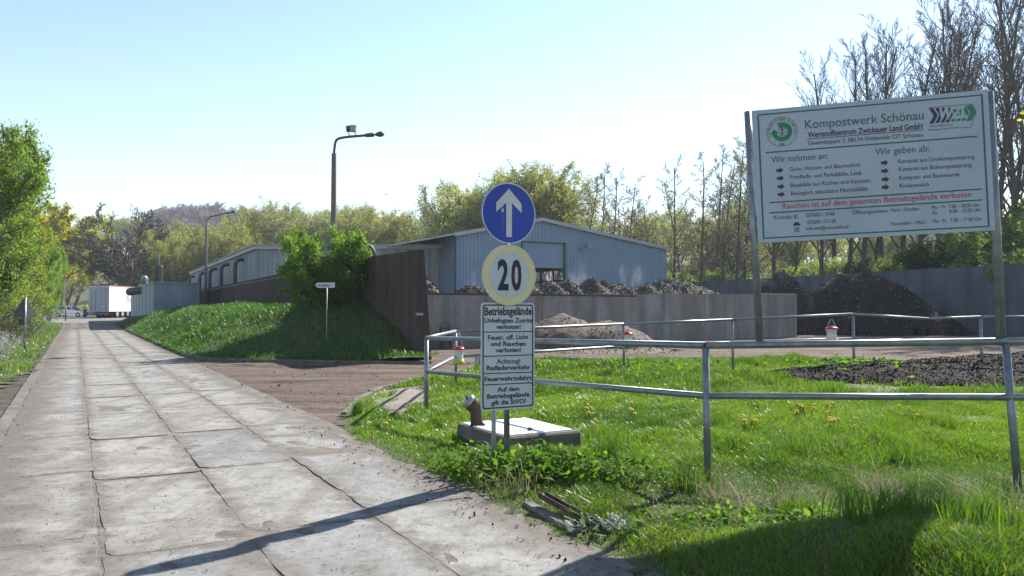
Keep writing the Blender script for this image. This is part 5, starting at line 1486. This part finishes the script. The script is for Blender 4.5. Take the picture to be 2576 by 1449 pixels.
for k, (x, Y, topy) in enumerate(po):
    p = gpt(x, Y); hgt = EYE + (HORIZ - topy) * Y / FPX - p[2]
    plant('poplar%d' % (k % 3), 'bare_poplar', ORD[k] + ' tall bare tree from the left behind the information board', p, hgt / 23.0, rr_.uniform(0, 6.28), 'tall bare trees behind the information board')
un = [(1575, 84, 1.15, 0), (1640, 86, 1.23, 0), (1700, 92, 1.31, 0), (1745, 96, 1.39, 0), (1790, 90, 1.31, 0), (1850, 88, 1.31, 0), (1905, 86, 1.23, 0), (1960, 84, 1.31, 0), (2010, 80, 1.39, 0), (2070, 78, 1.39, 0), (2135, 74, 1.39, 0), (2190, 72, 1.31, 1), (2250, 70, 1.31, 0), (2310, 66, 1.39, 0), (2370, 63, 1.48, 1), (2425, 60, 1.48, 1), (2480, 57, 1.39, 1), (2535, 54, 1.70, 0), (2575, 60, 2.10, 0), (2600, 52, 1.70, 0)]
for k, (x, Y, sc, iv) in enumerate(un):
    plant('ivyshrub' if iv else 'undershrub', 'undergrowth_shrub', ORD[k] + ' undergrowth shrub from the left below the bare trees', gpt(x, Y), sc, rr_.uniform(0, 6.28), 'undergrowth below the bare trees', 'shrub')
# young tree reaching in at the right edge
br = grow(195, 8.5, .10, [lv(seg=8, jit=.04), lv(n=14, ang=60, lr=.34, up=.02, seg=5, jit=.10, rr=.45), lv(n=5, ang=44, lr=.5, up=-.02, seg=4, jit=.15, rr=.5, rmin=.010), lv(n=3, ang=45, lr=.5, up=-.05, seg=3, jit=.2, rr=.6, rmin=.007)], start=.3)
template('youngmaple', br, 2, ends(br, 3, 4, .07, 397), 'leaf_yellow', .16, 'bark', 'bark', 38, droop=.5)
plant('youngmaple', 'young_maple', 'young tree with drooping fresh leaves reaching in at the top right', gpt(2790, 24), 1.25, 2.0)

# ------------------------------------------------------------------ weeds and flowers on the lawn
def weed_patch(name, label, cx, cy, n, sx, sy, size, mat, seed, zlo=.03, zhi=.22):
    p = G(cx, cy, .08); r = np.random.RandomState(seed)
    c = np.stack([r.normal(p.x, sx, n), r.normal(p.y, sy, n)], 1)
    c = c[in_poly(c[:, 0], c[:, 1], lp) & ~in_poly(c[:, 0], c[:, 1], shaft_fp)]
    z = lawn_z(c[:, 0], c[:, 1]) + r.uniform(zlo, zhi, len(c))
    me = leaf_mesh(name, np.column_stack([c, z]), size, seed, up=2.5)
    return tag(mobj(name, me, M[mat]), label, 'weeds', kind='stuff')
weed_patch('ground_elder', 'leafy low weeds round the foot of the sign post', 1300, 1185, 1500, .55, .30, .075, 'weed', 401)
weed_patch('ground_elder', 'leafy low weeds right of the sign post', 1430, 1200, 900, .35, .22, .07, 'weed', 402)
weed_patch('nettles', 'low leafy weeds in the grass at lower right', 2000, 1310, 700, .6, .20, .06, 'weed', 403, .02, .14)
weed_patch('nettles', 'low leafy weeds around the right railing post', 2450, 1310, 700, .5, .20, .06, 'weed', 404, .02, .14)
weed_patch('leafy_weeds', 'leafy weeds by the rear kerb behind the railing', 1500, 925, 700, 1.6, .5, .13, 'weed', 405)
weed_patch('leafy_weeds', 'pale leafy weeds before the compost debris', 2150, 945, 900, .6, .6, .12, 'weed', 406, .03, .45)
# silvery thistle rosettes
tq = G(1530, 1312, .1)
_ = 0
th = thing('thistle', 'silvery spiky thistle plant at the road edge behind the steel channel', 'plant', (tq.x, tq.y, lz(tq)))
r = np.random.RandomState(7); V, F = [], []
for k in range(70):
    a, L_, el = r.uniform(0, 6.28), r.uniform(.10, .26), r.uniform(.15, 1.0)
    d_ = np.array([math.cos(a) * math.cos(el), math.sin(a) * math.cos(el), math.sin(el)]); s_ = np.array([-math.sin(a), math.cos(a), 0])
    o_ = np.array([r.normal(0, .13), r.normal(0, .07), .01])
    for j in range(5):
        t0 = j / 5; c0 = o_ + d_ * L_ * t0; c1 = o_ + d_ * L_ * (t0 + .22)
        wj = .035 * (1 - t0 * .8); b0 = len(V)
        V += [c0, c0 + s_ * wj + d_ * .03, c1, c0 - s_ * wj + d_ * .03]; F.append([b0, b0 + 1, b0 + 2, b0 + 3])
mobj('leaves', np_mesh('leaves', np.array(V), np.array(F), np.repeat(r.uniform(0, 1, 70), 20)), M['thistle'], th)
th.scale = (.9, .7, .6)
# dandelions: one mesh of flower head, one of stalk
mb = MB(); n = 14
mb.lathe([(.004, -.012), (.012, -.006), (.0175, .002), (.013, .011), (.004, .014)], (0, 0, 0), 10)
for ring_, rad, z in ((0, .022, .002), (1, .018, .009), (2, .010, .014)):
    for k in range(n):
        a = 2 * math.pi * (k + .5 * ring_) / n; ca, sa = math.cos(a), math.sin(a); w_ = .0045
        mb.add([(0, 0, z - .004), (ca * rad * .6 - sa * w_, sa * rad * .6 + ca * w_, z), (ca * rad, sa * rad, z + .002), (ca * rad * .6 + sa * w_, sa * rad * .6 - ca * w_, z)], [(0, 1, 2, 3)])
dan_me = mb.mesh('flower_head'); dan_me.materials.append(M['dandelion'])
stk_me = MB().tube([(0, 0, -.2), (.004, 0, -.1), (0, 0, -.003)], .0028, 5).mesh('stalk'); stk_me.materials.append(M['grass'])
fl = [(1468, 1012, 2), (1475, 1022, 3), (1480, 1030, 3), (1487, 1040, 2), (1495, 1060, 2), (1500, 1000, 1), (1570, 1000, 1), (1585, 1028, 2), (1590, 1035, 2), (1880, 1062, 3), (1895, 1064, 2), (2015, 1025, 4), (2022, 1030, 3), (2010, 1045, 2), (2085, 1018, 3), (2100, 1022, 2), (2078, 1050, 2), (2090, 1062, 3), (2105, 1067, 2), (2050, 1028, 2), (2130, 1032, 1), (2260, 1030, 1), (2295, 1035, 1), (2310, 1060, 1), (2560, 1050, 2), (2450, 1065, 1), (1350, 1035, 2), (1180, 1010, 1), (978, 1064, 2), (1715, 985, 1), (1950, 1008, 1)]
rd = random.Random(44)
for (x, y, n) in fl:
    for k in range(n):
        p = G(x + rd.uniform(-8, 8), y + rd.uniform(-5, 5), .16)
        t = thing('dandelion', 'yellow dandelion flower standing in the grass', 'flower', (p.x, p.y, lz(p) + rd.uniform(.11, .18)), rd.uniform(0, 6), 'dandelions scattered in the lawn')
        t.rotation_euler = (rd.uniform(-.1, .5), rd.uniform(-.3, .3), 0)
        t.scale = (1.35,) * 3
        mobj('flower_head', dan_me, None, t); mobj('stalk', stk_me, None, t)
# ------------------------------------------------------------------ heaps
M['compost'] = pm('dark_compost', (0.012, 0.009, 0.008), (0.030, 0.023, 0.019), 3.0, 0.95, bmp=1.0, c3=(0.055, 0.046, 0.04), scale2=14, amt2=0.4, spec=.1)
M['compost_brown'] = pm('brown_compost', (0.045, 0.034, 0.025), (0.09, 0.07, 0.052), 3.0, 0.95, bmp=1.0, c3=(0.16, 0.14, 0.115), scale2=14, amt2=0.5)
M['earth'] = pm('pinkish_earth', (0.075, 0.055, 0.044), (0.15, 0.108, 0.088), 1.2, 0.95, bmp=0.9, c3=(0.08, 0.06, 0.045), scale2=9, amt2=0.6)
def chipmat(name, stops):
    m, n, l, b = mnodes(name)
    at = n.new("ShaderNodeAttribute"); at.attribute_name = "rnd"
    l.new(ramp(n, l, at.outputs["Fac"], stops), b.inputs["Base Color"]); b.inputs["Roughness"].default_value = 0.85; b.inputs["Specular IOR Level"].default_value = 0.12
    return m
M['chips'] = chipmat('compost_debris', [(0, (0.016, 0.012, 0.010)), (.62, (0.06, 0.046, 0.036)), (.85, (0.13, 0.108, 0.088)), (.95, (0.34, 0.32, 0.29)), (1, (0.62, 0.62, 0.60))])
M['chips_dark'] = chipmat('dark_debris', [(0, (0.008, 0.006, 0.005)), (.8, (0.026, 0.021, 0.018)), (.965, (0.06, 0.052, 0.045)), (1, (0.35, 0.34, 0.32))])
M['clods'] = chipmat('earth_clods', [(0, (0.05, 0.037, 0.03)), (.7, (0.12, 0.09, 0.073)), (1, (0.20, 0.16, 0.135))])
def heap(name, label, cat, c, lobes, mat, chip, nchip, csize, seed, step=.2, z0=-.05, ext=6.0, rough=.10):
    """lobes: (dx, dy, rx, ry, height, power)"""
    t = thing(name, label, cat, (c[0], c[1], 0))
    def hf(x, y):
        z = np.zeros(np.shape(x))
        for dx, dy, rx, ry, h, pw in lobes:
            d = np.sqrt(((x - dx) / rx) ** 2 + ((y - dy) / ry) ** 2)
            z = np.maximum(z, h * np.clip(1 - d, 0, 1) ** pw)
        n_ = wav(x, y, seed, 1.3) * .22 + wav(x, y, seed + 1, 4.0) * .35 + wav(x, y, seed + 2, 9.0) * .22
        return z + z0 + rough * n_ * sstep(0.02, .4, z) * 1.6
    R_ = ext
    xs = np.arange(-R_, R_ + step, step)
    keep = lambda x, y: hf(x, y) > z0 + .004
    grid_sheet('heap', xs, xs, hf, M[mat], keep, t)
    r = np.random.RandomState(seed)
    p = r.uniform(-R_, R_, (nchip * 6, 2)); z = hf(p[:, 0], p[:, 1]); k = z > z0 + .03
    p, z = p[k][:nchip], z[k][:nchip]
    me = leaf_mesh('debris', np.column_stack([p, z + csize * .12]), csize, seed, aspect=1.8, rnd=r.uniform(0, 1, len(p)) ** 1.0)
    o = mobj('debris', me, M[chip], t); o["kind"] = "stuff"
    return t
def c2(x, Y): p = P(x, 775, Y); return (p.x, p.y)
heap('compost_heap', 'big dark compost heap before the dark blue grey wall', 'heap', c2(2185, 51), [(0, 0, 4.6, 4.2, 4.1, .55), (-1.4, .6, 3.2, 3.2, 3.9, .42), (2.2, -.5, 4.0, 3.2, 2.6, .9)], 'compost', 'chips_dark', 9000, .11, 501, .22)
heap('compost_heap', 'smaller dark compost heap behind the end of the compost wall', 'heap', c2(1965, 52), [(0, 0, 3.4, 3.2, 4.3, .7), (2.2, -.8, 2.8, 2.8, 2.6, .8)], 'compost', 'chips_dark', 5000, .11, 511, .22)
# steaming windrow behind the low wall
cw = L0.lerp(L1, .56); nw = Vector((-d.y, d.x, 0)) if False else Vector((-(L1 - L0).normalized().y, (L1 - L0).normalized().x, 0)); dw = (L1 - L0).normalized()
def ln(a, b): q = dw * a + nw * b; return q.x, q.y
lob = []
rq = random.Random(9)
for a, h in ((-7.0, 2.65), (-5.6, 2.65), (-4.2, 2.7), (-2.8, 2.85), (-1.6, 3.05), (-.4, 2.95), (.9, 2.8), (2.3, 2.85), (3.4, 3.05), (4.4, 3.2), (5.4, 3.0), (6.6, 2.75), (7.8, 2.45)):
    q = ln(a, 3.75 + rq.uniform(-.25, .25)); lob.append((q[0], q[1], 3.1, 3.1, h + .28, .62))
heap('compost_windrow', 'steaming brown compost windrow heaped behind the low grey wall', 'heap', (cw.x, cw.y), lob, 'compost_brown', 'chips', 26000, .10, 521, .14, ext=10.5, rough=.12)
q = L0 + dw * 2.6 + nw * 2.2
heap('compost_heap', 'small compost heap with pale scraps above the ladder', 'heap', (q.x, q.y), [(-1.2, -.6, 1.4, 1.3, 3.1, .3), (.6, .5, 1.6, 1.3, 2.75, .3)], 'compost_brown', 'chips', 3000, .11, 531, .16, ext=2.6, rough=.1)
q = L0 + dw * 5.8 + nw * 2.7
heap('compost_heap', 'compost heap seen just left of the speed disc', 'heap', (q.x, q.y), [(0, 0, 2.0, 1.7, 3.1, .33), (-1.4, -.7, 1.7, 1.5, 2.75, .33)], 'compost_brown', 'chips', 3500, .11, 541, .16, ext=3.2, rough=.1)
pe = c2(1465, 31.6)
heap('earth_heap', 'pinkish brown earth heap tipped in front of the low wall', 'heap', pe, [(-.8, .2, 2.3, 2.0, 1.48, .5), (.9, .0, 2.1, 1.9, 1.28, .48), (0, -.8, 4.2, 2.2, .35, .8)], 'earth', 'clods', 1500, .09, 551, .12, ext=4.6, rough=.07)
pd = G(2400, 955)
heap('mulch_bed', 'dark mulch and wood scraps spilled along the rear railing', 'heap', (pd.x, pd.y), [(0, 0, 4.5, 2.2, .42, .6), (2.4, .2, 3.5, 2.4, .6, .6), (-1.9, -.5, 2.6, 1.3, .38, .6), (5, 0, 4, 2.5, .6, .6)], 'compost', 'chips_dark', 20000, .05, 561, .12, ext=7.0, z0=.06, rough=.06)
# loose litter on the yard and the slabs
def litter(name, label, pts, n, size, seed, mat, z=.03):
    r = np.random.RandomState(seed)
    xs = [p[0] for p in pts]; ys = [p[1] for p in pts]
    p = np.stack([r.uniform(min(xs), max(xs), n), r.uniform(min(ys), max(ys), n)], 1); p = p[in_poly(p[:, 0], p[:, 1], pts)]
    me = leaf_mesh(name, np.column_stack([p, np.full(len(p), z)]), size, seed, aspect=1.5, up=6.0)
    tag(mobj(name, me, M[mat]), label, 'litter', kind='stuff')
litter('road_grit', 'crumbs of soil and grit lying on the concrete slabs', [R(3, -1.2)[:2], R(30, -1.2)[:2], R(30, 3.0)[:2], R(3, 3.0)[:2]], 9000, .016, 571, 'clods', .026)
litter('road_stones', 'small pale and dark stones lying on the near slabs', [R(3, -1.2)[:2], R(14, -1.2)[:2], R(14, 3.0)[:2], R(3, 3.0)[:2]], 9000, .011, 575, 'chips', .024)
litter('edge_crumbs', 'dark soil crumbs along the grass edge of the road', [R(3, 2.7)[:2], R(11, 2.5)[:2], R(11, 3.3)[:2], R(3, 3.3)[:2]], 2200, .028, 572, 'chips_dark', .034)
litter('yard_crumbs', 'clods and straw scattered over the dirt yard', [g2(480, 915), g2(1060, 925), g2(2700, 880), g2(2700, 912), g2(1300, 920), g2(900, 1010), g2(760, 1060)], 3000, .06, 573, 'clods', .03)
litter('shoulder_crumbs', 'dark crumbs on the dirt shoulder left of the slabs', [R(6, -4)[:2], R(19, -4)[:2], R(40, -1.6)[:2], R(40, -.7)[:2], R(6, -.5)[:2]], 2500, .035, 574, 'chips_dark', .03)

# ------------------------------------------------------------------ trailer
M['truck_white'] = pm('white_trailer_side', (0.62, 0.65, 0.68), (0.56, 0.59, 0.62), .6, .4, kind='obj')
M['truck_rear'] = pm('shaded_trailer_doors', (0.28, 0.31, 0.34), (0.24, 0.27, 0.30), .8, .45, kind='obj')  # rear doors darker than the side, their shade put into the colour
M['tyre'] = plain('tyre_rubber', (0.018, 0.018, 0.02), .8)
M['rim'] = plain('wheel_rim', (0.45, 0.45, 0.46), .4, .5)
TR = P(222, 800, 94.0); TR.z = float(gz(TR.x, TR.y)) + .0
tr = thing('box_trailer', 'white box trailer standing with its shaded rear doors towards the road', 'trailer', TR)
TWd, TL_, z0, z1 = 2.42, 13.4, .78, 3.88
mb = MB(); mb.box(0, TWd, .06, TL_, z0, z1 - .12); body = mb.build('box_body', M['truck_white'], tr)
mb = MB(); mb.box(-.02, TWd + .02, .03, TL_ + .02, z1 - .118, z1); mb.build('roof_edge', plain('faded_red_rail', (0.42, 0.20, 0.20), .5), tr)
for x0 in (.03, TWd / 2 + .01):
    mb = MB(); mb.box(x0, x0 + TWd / 2 - .04, .02, .057, z0 + .04, z1 - .2); dr2 = mb.build('rear_door', M['truck_rear'], tr)
    mb = MB()
    for q in (.35, .8): mb.tube([(x0 + q, 0, z0 + .1), (x0 + q, 0, z1 - .3)], .02, 5)
    mb.build('lock_rod', M['galv'], dr2)
mb = MB(); mb.box(.1, TWd - .1, .05, .15, .38, .62); mb.box(.3, .45, .1, .3, .6, z0); mb.box(TWd - .45, TWd - .3, .1, .3, .6, z0); mb.box(.5, TWd - .5, .3, TL_ - 1, .6, z0 - .002); mb.build('underride_bar', M['steel_dark'], tr)
for x, mt in ((.28, 'red'), (TWd - .28, 'red')):
    mb = MB(); mb.box(x - .14, x + .14, .03, .049, .44, .56); mb.build('tail_light', M[mt], tr)
mb = MB(); mb.box(1.5, 1.72, .008, .018, 1.25, 1.5); mb.box(.25, .8, .008, .018, z1 - .42, z1 - .35); mb.build('rear_plate', M['white_sign'], tr)
def wheel(parent, x, y, z, r, wd, ax_='x'):
    mb = MB(); mb.lathe([(r * .55, -wd / 2), (r * .94, -wd / 2), (r, -wd * .3), (r, wd * .3), (r * .94, wd / 2), (r * .55, wd / 2)], (0, 0, 0), 18)
    o = mb.build('wheel', M['tyre'], parent, (x, y, z)); o.rotation_euler = (0, math.pi / 2, 0) if ax_ == 'x' else (math.pi / 2, 0, 0)
    mb = MB(); mb.lathe([(r * .56, -wd / 2 - .01), (r * .5, -wd * .3), (r * .5, wd * .3), (r * .56, wd / 2 + .01)], (0, 0, 0), 14); mb.build('rim', M['rim'], o)
for y in (2.1, 3.4, 4.7):
    for x in (.2, TWd - .2): wheel(tr, x, y, .49, .49, .36)

# ------------------------------------------------------------------ silver car seen from the side
M['car_paint'] = pm('silver_car_paint', (0.52, 0.54, 0.57), (0.48, 0.50, 0.53), 2, .28, .5, kind='obj')
M['glass'] = plain('dark_car_glass', (0.02, 0.024, 0.03), .08, 0, .8)
CP = P(212, 797, 103.0); CP.z = float(gz(CP.x, CP.y)) + .01
car = thing('parked_car', 'silver estate car parked side on behind the hedge end', 'car', CP)     # x runs back from the nose
def carsec(prof, y0, y1):
    m_ = MB(); m_.prism(prof, y0, y1); return m_
low = [(-.05, .42), (-.12, .28), (-.55, .22), (-3.9, .22), (-4.25, .34), (-4.3, .7), (-4.22, .92), (-3.2, .98), (-1.35, .93), (-.55, .80), (-.12, .66)]
cab = [(-1.30, .92), (-1.95, 1.36), (-2.5, 1.47), (-3.5, 1.46), (-3.95, 1.36), (-4.2, .93)]
m_ = MB(); n = len(low)
vs = []
for y, k in ((0.0, .97), (.06, 1.0), (1.66, 1.0), (1.72, .97)): vs += [(-2.15 + (a + 2.15) * k, y, .55 + (b - .55) * k) for a, b in low]
fs = [tuple(range(n)), tuple(range(4 * n - 1, 3 * n - 1, -1))]
for q in range(3): fs += [(q * n + i, q * n + n + i, q * n + n + (i + 1) % n, q * n + (i + 1) % n) for i in range(n)]
m_.add(vs, fs); m_.build('body', M['car_paint'], car)
m_ = MB(); n = len(cab); vs = []
for y, k in ((.10, 0), (.24, 1), (1.48, 1), (1.62, 0)): vs += [(a, y if b < 1.2 else y + (.10 if y < .8 else -.10), b) for a, b in cab]
fs = [tuple(range(n)), tuple(range(4 * n - 1, 3 * n - 1, -1))]
for q in range(3): fs += [(q * n + i, q * n + n + i, q * n + n + (i + 1) % n, q * n + (i + 1) % n) for i in range(n)]
m_.add(vs, fs); m_.build('cabin', M['car_paint'], car)
for w_ in ([(-1.55, .97), (-2.05, 1.31), (-2.62, 1.38), (-2.62, .97)], [(-2.70, .97), (-2.70, 1.385), (-3.42, 1.375), (-3.42, .97)], [(-3.5, .97), (-3.5, 1.37), (-3.82, 1.3), (-3.98, .97)]):
    m_ = MB(); m_.add([(a, .10 + .10 * max(0, (b - .97) / .42) - .012 + .0, b) for a, b in w_], [(0, 1, 2, 3)]); m_.build('window', M['glass'], car)
m_ = MB(); m_.add([(-1.25, .3, .95), (-1.25, 1.42, .95), (-1.9, 1.35, 1.36), (-1.9, .37, 1.36)], [(0, 1, 2, 3)]); m_.build('windscreen', M['glass'], car)
for x in (-.85, -3.45): 
    for y in (.06, 1.66): wheel(car, x, y, .31, .31, .2, 'y')
m_ = MB(); m_.box(-.3, -.08, -.012, .14, .60, .70); m_.build('headlight', M['plastic_white'], car)
m_ = MB(); m_.box(-3.4, -.9, -.014, .0, .50, .54); m_.build('trim_strip', M['steel_dark'], car)
m_ = MB(); m_.bbox(-1.75, -1.6, -.16, -.02, .95, 1.06, .02); m_.build('mirror', M['car_paint'], car)

# ------------------------------------------------------------------ person in a yellow jacket
HV, PN, SK, HR = plain('hi_vis_cloth', (0.62, 0.72, 0.02), .8), plain('dark_trousers', (0.045, 0.045, 0.055), .9), plain('skin', (0.42, 0.27, 0.20), .6), plain('grey_hair', (0.20, 0.19, 0.18), .9)
PP = P(214, 797, 98.0); PP.z = float(gz(PP.x, PP.y)) + .015
per = thing('person', 'person in yellow high visibility jacket and dark trousers beside the trailer', 'person', PP, .5)
def skin_body(name, joints, edges, mat, parent):
    me = bpy.data.meshes.new(name); me.from_pydata([j[:3] for j in joints], edges, [])
    o = mobj(name, me, mat, parent)
    sk = o.modifiers.new('skin', 'SKIN'); sk.use_smooth_shade = True
    for i, v in enumerate(me.skin_vertices[0].data if me.skin_vertices else []):
        v.radius = (joints[i][3], joints[i][4]); v.use_root = (i == 0)
    s = o.modifiers.new('sub', 'SUBSURF'); s.levels = s.render_levels = 1
    return o
J = [(0, 0, .95, .15, .11), (0, 0, 1.15, .145, .10), (0, 0, 1.36, .17, .105), (0, -.005, 1.47, .075, .07), (0, -.01, 1.54, .055, .055), (0, -.02, 1.60, .075, .085), (0, -.02, 1.68, .08, .095), (0, -.015, 1.75, .05, .06),
     (-.19, 0, 1.40, .065, .065), (-.26, .02, 1.14, .05, .05), (-.22, -.12, .92, .038, .038), (-.20, -.17, .84, .035, .02), (.19, 0, 1.40, .065, .065), (.27, .03, 1.14, .05, .05), (.27, -.05, .90, .038, .038), (.26, -.08, .81, .035, .02),
     (-.10, 0, .88, .095, .10), (-.12, -.02, .50, .065, .07), (-.12, .02, .09, .045, .05), (-.13, -.13, .035, .045, .035), (.10, 0, .88, .095, .10), (.13, -.01, .50, .065, .07), (.14, .04, .09, .045, .05), (.16, -.11, .035, .045, .035)]
E = [(0, 1), (1, 2), (2, 3), (3, 4), (4, 5), (5, 6), (6, 7), (2, 8), (8, 9), (9, 10), (10, 11), (2, 12), (12, 13), (13, 14), (14, 15), (0, 16), (16, 17), (17, 18), (18, 19), (0, 20), (20, 21), (21, 22), (22, 23)]
def skin_now(name, J, E, mat):
    me = bpy.data.meshes.new(name); me.from_pydata([j[:3] for j in J], E, [])
    o = mobj(name, me, mat, per)
    o.modifiers.new('skin', 'SKIN')
    dt = me.skin_vertices[0].data if me.skin_vertices else None
    if dt is None:
        import bmesh
        bm = bmesh.new(); bm.from_mesh(me); bm.verts.layers.skin.verify(); bm.to_mesh(me); bm.free(); dt = me.skin_vertices[0].data
    for i, v in enumerate(dt):
        v.radius = (J[i][3], J[i][4]); v.use_root = (i == 0)
    s = o.modifiers.new('sub', 'SUBSURF'); s.levels = s.render_levels = 1
    return o
skin_now('body', J, E, SK)
jk = [list(j) for j in J]
tops = [0, 1, 2, 3, 8, 9, 10, 12, 13, 14]; mp = {o_: i for i, o_ in enumerate(tops)}
skin_now('jacket', [(J[o_][0], J[o_][1], J[o_][2] - (.03 if o_ == 0 else 0), J[o_][3] + .028, J[o_][4] + .028) for o_ in tops], [(mp[a], mp[b]) for a, b in E if a in mp and b in mp], HV)
legs = [0, 16, 17, 18, 20, 21, 22]; mp = {o_: i for i, o_ in enumerate(legs)}
skin_now('trousers', [(J[o_][0], J[o_][1], J[o_][2] - (.05 if o_ == 0 else 0), J[o_][3] + .018, J[o_][4] + .018) for o_ in legs], [(mp[a], mp[b]) for a, b in E if a in mp and b in mp], PN)
mb = MB(); mb.lathe([(.085, -.05), (.102, .0), (.09, .06), (.04, .095), (.005, .1)], (0, .0, 1.70), 12); mb.build('hair', HR, per)

# reflector post at the end of the road
q = G(165, 814); q = P(165, 814, 82.0); q.z = float(gz(q.x, q.y))
mp_ = thing('marker_post', 'short dark post with red band at the left road end', 'post', q)
MB().tube([(0, 0, -.1), (0, 0, 1.45)], .07, 8).build('post', M['steel_dark'], mp_)
MB().tube([(0, 0, 1.0), (0, 0, 1.2)], .076, 8).build('band', M['red'], mp_)
# bird
bq = P(972, 489, 80)
bd_ = thing('bird', 'tiny dark bird gliding in the sky right of the tall lamp', 'bird', bq)
mb = MB(); mb.tube([(-.16, 0, 0), (-.08, 0, .02), (.06, 0, .02), (.15, 0, .03)], [.01, .045, .04, .01], 6)
mb.add([(-.04, 0, .03), (.05, 0, .03), (-.02, -.32, .08), (-.07, -.3, .08)], [(0, 1, 2, 3)]); mb.add([(-.04, 0, .03), (.05, 0, .03), (-.02, .32, .08), (-.07, .3, .08)], [(0, 1, 2, 3)])
mb.build('body', M['steel_dark'], bd_)

# ------------------------------------------------------------------ steam over the compost
def steam(label, x, y, Y, rx, rz, dens, seed):
    c = P(x, y, Y)
    m = bpy.data.materials.new('steam'); m.use_nodes = True
    n = m.node_tree.nodes; l = m.node_tree.links; n.clear()
    out = n.new("ShaderNodeOutputMaterial"); pv = n.new("ShaderNodeVolumePrincipled")
    pv.inputs["Color"].default_value = (0.95, 0.95, 0.97, 1)
    tc = n.new("ShaderNodeTexCoord"); mp = n.new("ShaderNodeMapping"); mp.inputs["Location"].default_value = (seed, 0, 0); mp.inputs["Scale"].default_value = (1.0, 1.0, .45)
    l.new(tc.outputs["Object"], mp.inputs["Vector"])
    f = noise_tex(n, l, mp.outputs[0], 2.2, 4, .6)
    k = ramp(n, l, f, [(0.5, 0.0), (0.72, 1.0)])
    ln = n.new("ShaderNodeVectorMath"); ln.operation = 'LENGTH'
    sc = n.new("ShaderNodeMapping"); sc.inputs["Scale"].default_value = (1 / rx, 1 / rx, 1 / rz); l.new(tc.outputs["Object"], sc.inputs["Vector"]); l.new(sc.outputs[0], ln.inputs[0])
    fall = n.new("ShaderNodeMapRange"); fall.inputs["From Min"].default_value = 1.0; fall.inputs["From Max"].default_value = .25; l.new(ln.outputs["Value"], fall.inputs["Value"])
    mu = n.new("ShaderNodeMath"); mu.operation = 'MULTIPLY'; l.new(k, mu.inputs[0]); l.new(fall.outputs[0], mu.inputs[1])
    mv = n.new("ShaderNodeMath"); mv.operation = 'MULTIPLY'; l.new(mu.outputs[0], mv.inputs[0]); mv.inputs[1].default_value = dens
    l.new(mv.outputs[0], pv.inputs["Density"]); l.new(pv.outputs[0], out.inputs["Volume"])
    mb = MB(); mb.lathe([(.05 * rx, -rz), (.7 * rx, -.7 * rz), (rx, 0), (.7 * rx, .7 * rz), (.05 * rx, rz)], (0, 0, 0), 12)
    o = mb.build('steam', m); o.location = c
    tag(o, label, 'steam', kind='stuff')
steam('thin white steam rising left of the middle of the compost windrow', 1462, 694, 41.5, .9, 1.0, .6, 3.0)
steam('thin white steam rising over the right hump of the compost windrow', 1590, 692, 43.0, .9, .9, .55, 9.0)
steam('faint steam beside the speed disc over the compost', 1198, 706, 37.5, .6, .7, .6, 15.0)
steam('faint steam over the smaller dark heap', 1945, 700, 51.0, 1.2, 1.0, .35, 21.0)
# ------------------------------------------------------------------ haze in the air
hz_ = bpy.data.materials.new('hazy_air'); hz_.use_nodes = True
n = hz_.node_tree.nodes; l = hz_.node_tree.links; n.clear()
out = n.new("ShaderNodeOutputMaterial"); pv = n.new("ShaderNodeVolumePrincipled")
pv.inputs["Color"].default_value = (0.82, 0.90, 1.0, 1); pv.inputs["Density"].default_value = 0.00032; pv.inputs["Anisotropy"].default_value = 0.2
l.new(pv.outputs[0], out.inputs["Volume"])
mb = MB(); mb.box(-720, 720, -220, 820, -2.5, 62)
tag(mb.build('haze', hz_), 'faint bluish haze in the air over the whole place', 'haze', kind='stuff')
SC.cycles.volume_bounces = 0
